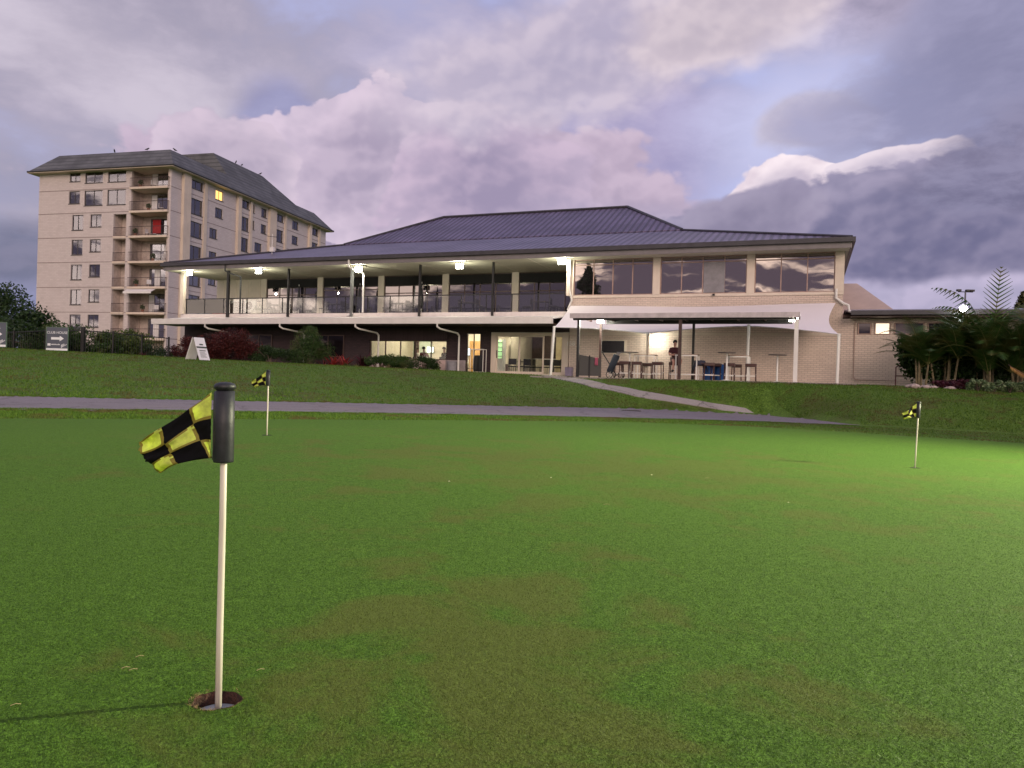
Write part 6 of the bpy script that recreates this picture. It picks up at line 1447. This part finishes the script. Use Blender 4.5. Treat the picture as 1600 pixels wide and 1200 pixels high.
sit2 = lower(sit, .32, face=(.0, 1, 0), ell=(-.26, .12, .78), wrl=(-.15, .34, .80), hal=(-.12, .41, .80), elr=(.26, .12, .78), wrr=(.15, .34, .80), har=(.12, .41, .80), knl=(-.14, .42, .52), anl=(-.14, .40, .1), tol=(-.14, .54, .05), knr=(.14, .42, .52), anr=(.14, .40, .1), tor=(.14, .54, .05))
person('person in a maroon shirt seated indoors with the back to the dining room window', CL.w(-8.75, 1.35, FL + .02), CL.rz, sit2, shirt=(.12, .02, .025))
person('person in a pale shirt leaning at the dining table left of the maroon shirt', CL.w(-9.45, 2.0, FL + .02), CL.rz - 1.4, sit2, shirt=(.62, .58, .5), hair=(.08, .05, .03))
person('person in black sitting indoors near the right end of the dining room window', CL.w(-7.45, 1.3, FL + .02), CL.rz - .4, sit2, shirt=(.02, .02, .02))
for u, v, lab in ((-8.75, 1.32, 'black chair under the person in the maroon shirt'), (-9.45, 2.0, 'black chair under the person in the pale shirt'), (-7.45, 1.3, 'black chair under the person in black')):
    chairs([(u, v, 3.14 if u > -9 else 1.7, lab)], CL, FL, G5)

# ================================================================== LIGHTS ON THE RIGHT, NEIGHBOUR ROOF, MASTS
fu, fz = CL.uz(1505, 482.5, -1.0)
r = wl('annex_floodlight', 'very bright floodlight on the annex gutter above the palms', 'floodlight', CL, fu, -1.0, fz); m = MB(); m.tube([(0, .1, .05), (0, -.04, 0)], [.1, .16], 18); m.build('housing', GUTD, r); m = MB(); m.tube([(0, -.041, 0), (0, -.06, -.01)], [.14, .12], 18); m.build('lens', emit('annex_led', (.95, 1, .95), 60), r)
MB().box(-.03, .03, .02, .06, -.45, -.16).build('bracket', BLACK, r)
point('lamp', (0, -.2, 0), 60, .15, (.95, 1, .95), r)
z_ = lambda px, py, d: CAMH + d * ray(px, py)[2]
r = empty('light_mast', 'thin light mast with two lamp heads far behind the annex', 'light mast', gat(1504, 52)); zt = z_(1504, 456, 52) - gz(*gat(1504, 52)[:2])
m = MB(); m.tube([(0, 0, -.2), (0, 0, zt)], [.09, .05], 8); m.build('pole', mat('mast_grey', (.12, .12, .14), .5, metal=.4), r); m = MB(); m.tube([(-.5, 0, zt), (.5, 0, zt)], .03, 6); m.build('cross_arm', BLACK, r)
for x in (-.45, .15, .45): MB().box(x - .13, x + .13, -.1, .1, zt + (.03), zt + .16).build('lamp_head', BLACK, r)
# antenna / vent on the lower roof
au, az_ = CL.uz(421, 396, .5); r = wl('roof_antenna', 'thin antenna with a small pale box on the low roof before the apartments', 'antenna', CL, CL.uz(425, 392, 1.5)[0], 1.5, 8.15)
m = MB(); m.tube([(0, 0, -.1), (0, 0, 1.25)], .02, 6); m.build('mast', WMETAL, r); m = MB(); m.tube([(-.4, 0, 1.15), (.35, 0, 1.05)], .012, 5); [m.tube([(-.35 + k * .14, -.14, 1.14 - k * .018), (-.35 + k * .14, .14, 1.14 - k * .018)], .008, 4) for k in range(6)]; m.build('aerial', BLACK, r); MB().box(-.12, .16, -.08, .08, .18, .44).build('receiver_box', WHITE, r)
# neighbour with dark gabled roof seen through the open balcony corner
r = wl('neighbour_building', 'small dark gabled building seen through the open left end of the balcony', 'building', CL, -30.5, 14, 0)
m = MB(); m.slab([(-4.2, -3, 5.1), (3.2, -3, 5.1), (3.2, 0, 7.2), (-1.0, 0, 7.2)], .1); m.slab([(3.2, 3, 5.1), (-4.2, 3, 5.1), (-1, 0, 7.2), (3.2, 0, 7.2)], .1); m.build('roof', mat('slate_purple', (.07, .06, .085), .6, bump=.3), r); MB().box(-3.5, 3, -2.6, 2.6, .5, 5.05).build('wall', mat('grey_render', (.35, .31, .33), .8), r)

# flood light mast that lights the green from the right, just out of the picture (its shadows cross the green)
LX, LY, LH = 15.0, 7.8, 5.6
r = empty('green_floodlight_mast', 'tall floodlight mast standing beside the green to the right of the picture', 'light mast', (LX, LY, gz(LX, LY)))
m = MB(); m.tube([(0, 0, -.2), (0, 0, LH)], [.09, .06], 10); m.build('pole', mat('mast_grey', (.12, .12, .14), .5), r)
MB().box(-.1, .1, -.3, .3, LH, LH + .3).build('lamp_head', BLACK, r); MB().box(-.11, -.101, -.27, .27, LH + .03, LH + .27).build('lens', emit('mast_led', (1, 1, .85), 30), r)
L_ = bpy.data.lights.new('lamp', 'SPOT'); L_.energy = 21000; L_.color = (1, .97, .62); L_.spot_size = math.radians(140); L_.spot_blend = 1.; L_.shadow_soft_size = .10
o = bpy.data.objects.new('lamp', L_); COL.objects.link(o); o.parent = r; o.location = (-.2, 0, LH + .15); o.rotation_euler = Vector((12.6, 3.6, 5.6)).to_track_quat('Z', 'Y').to_euler()
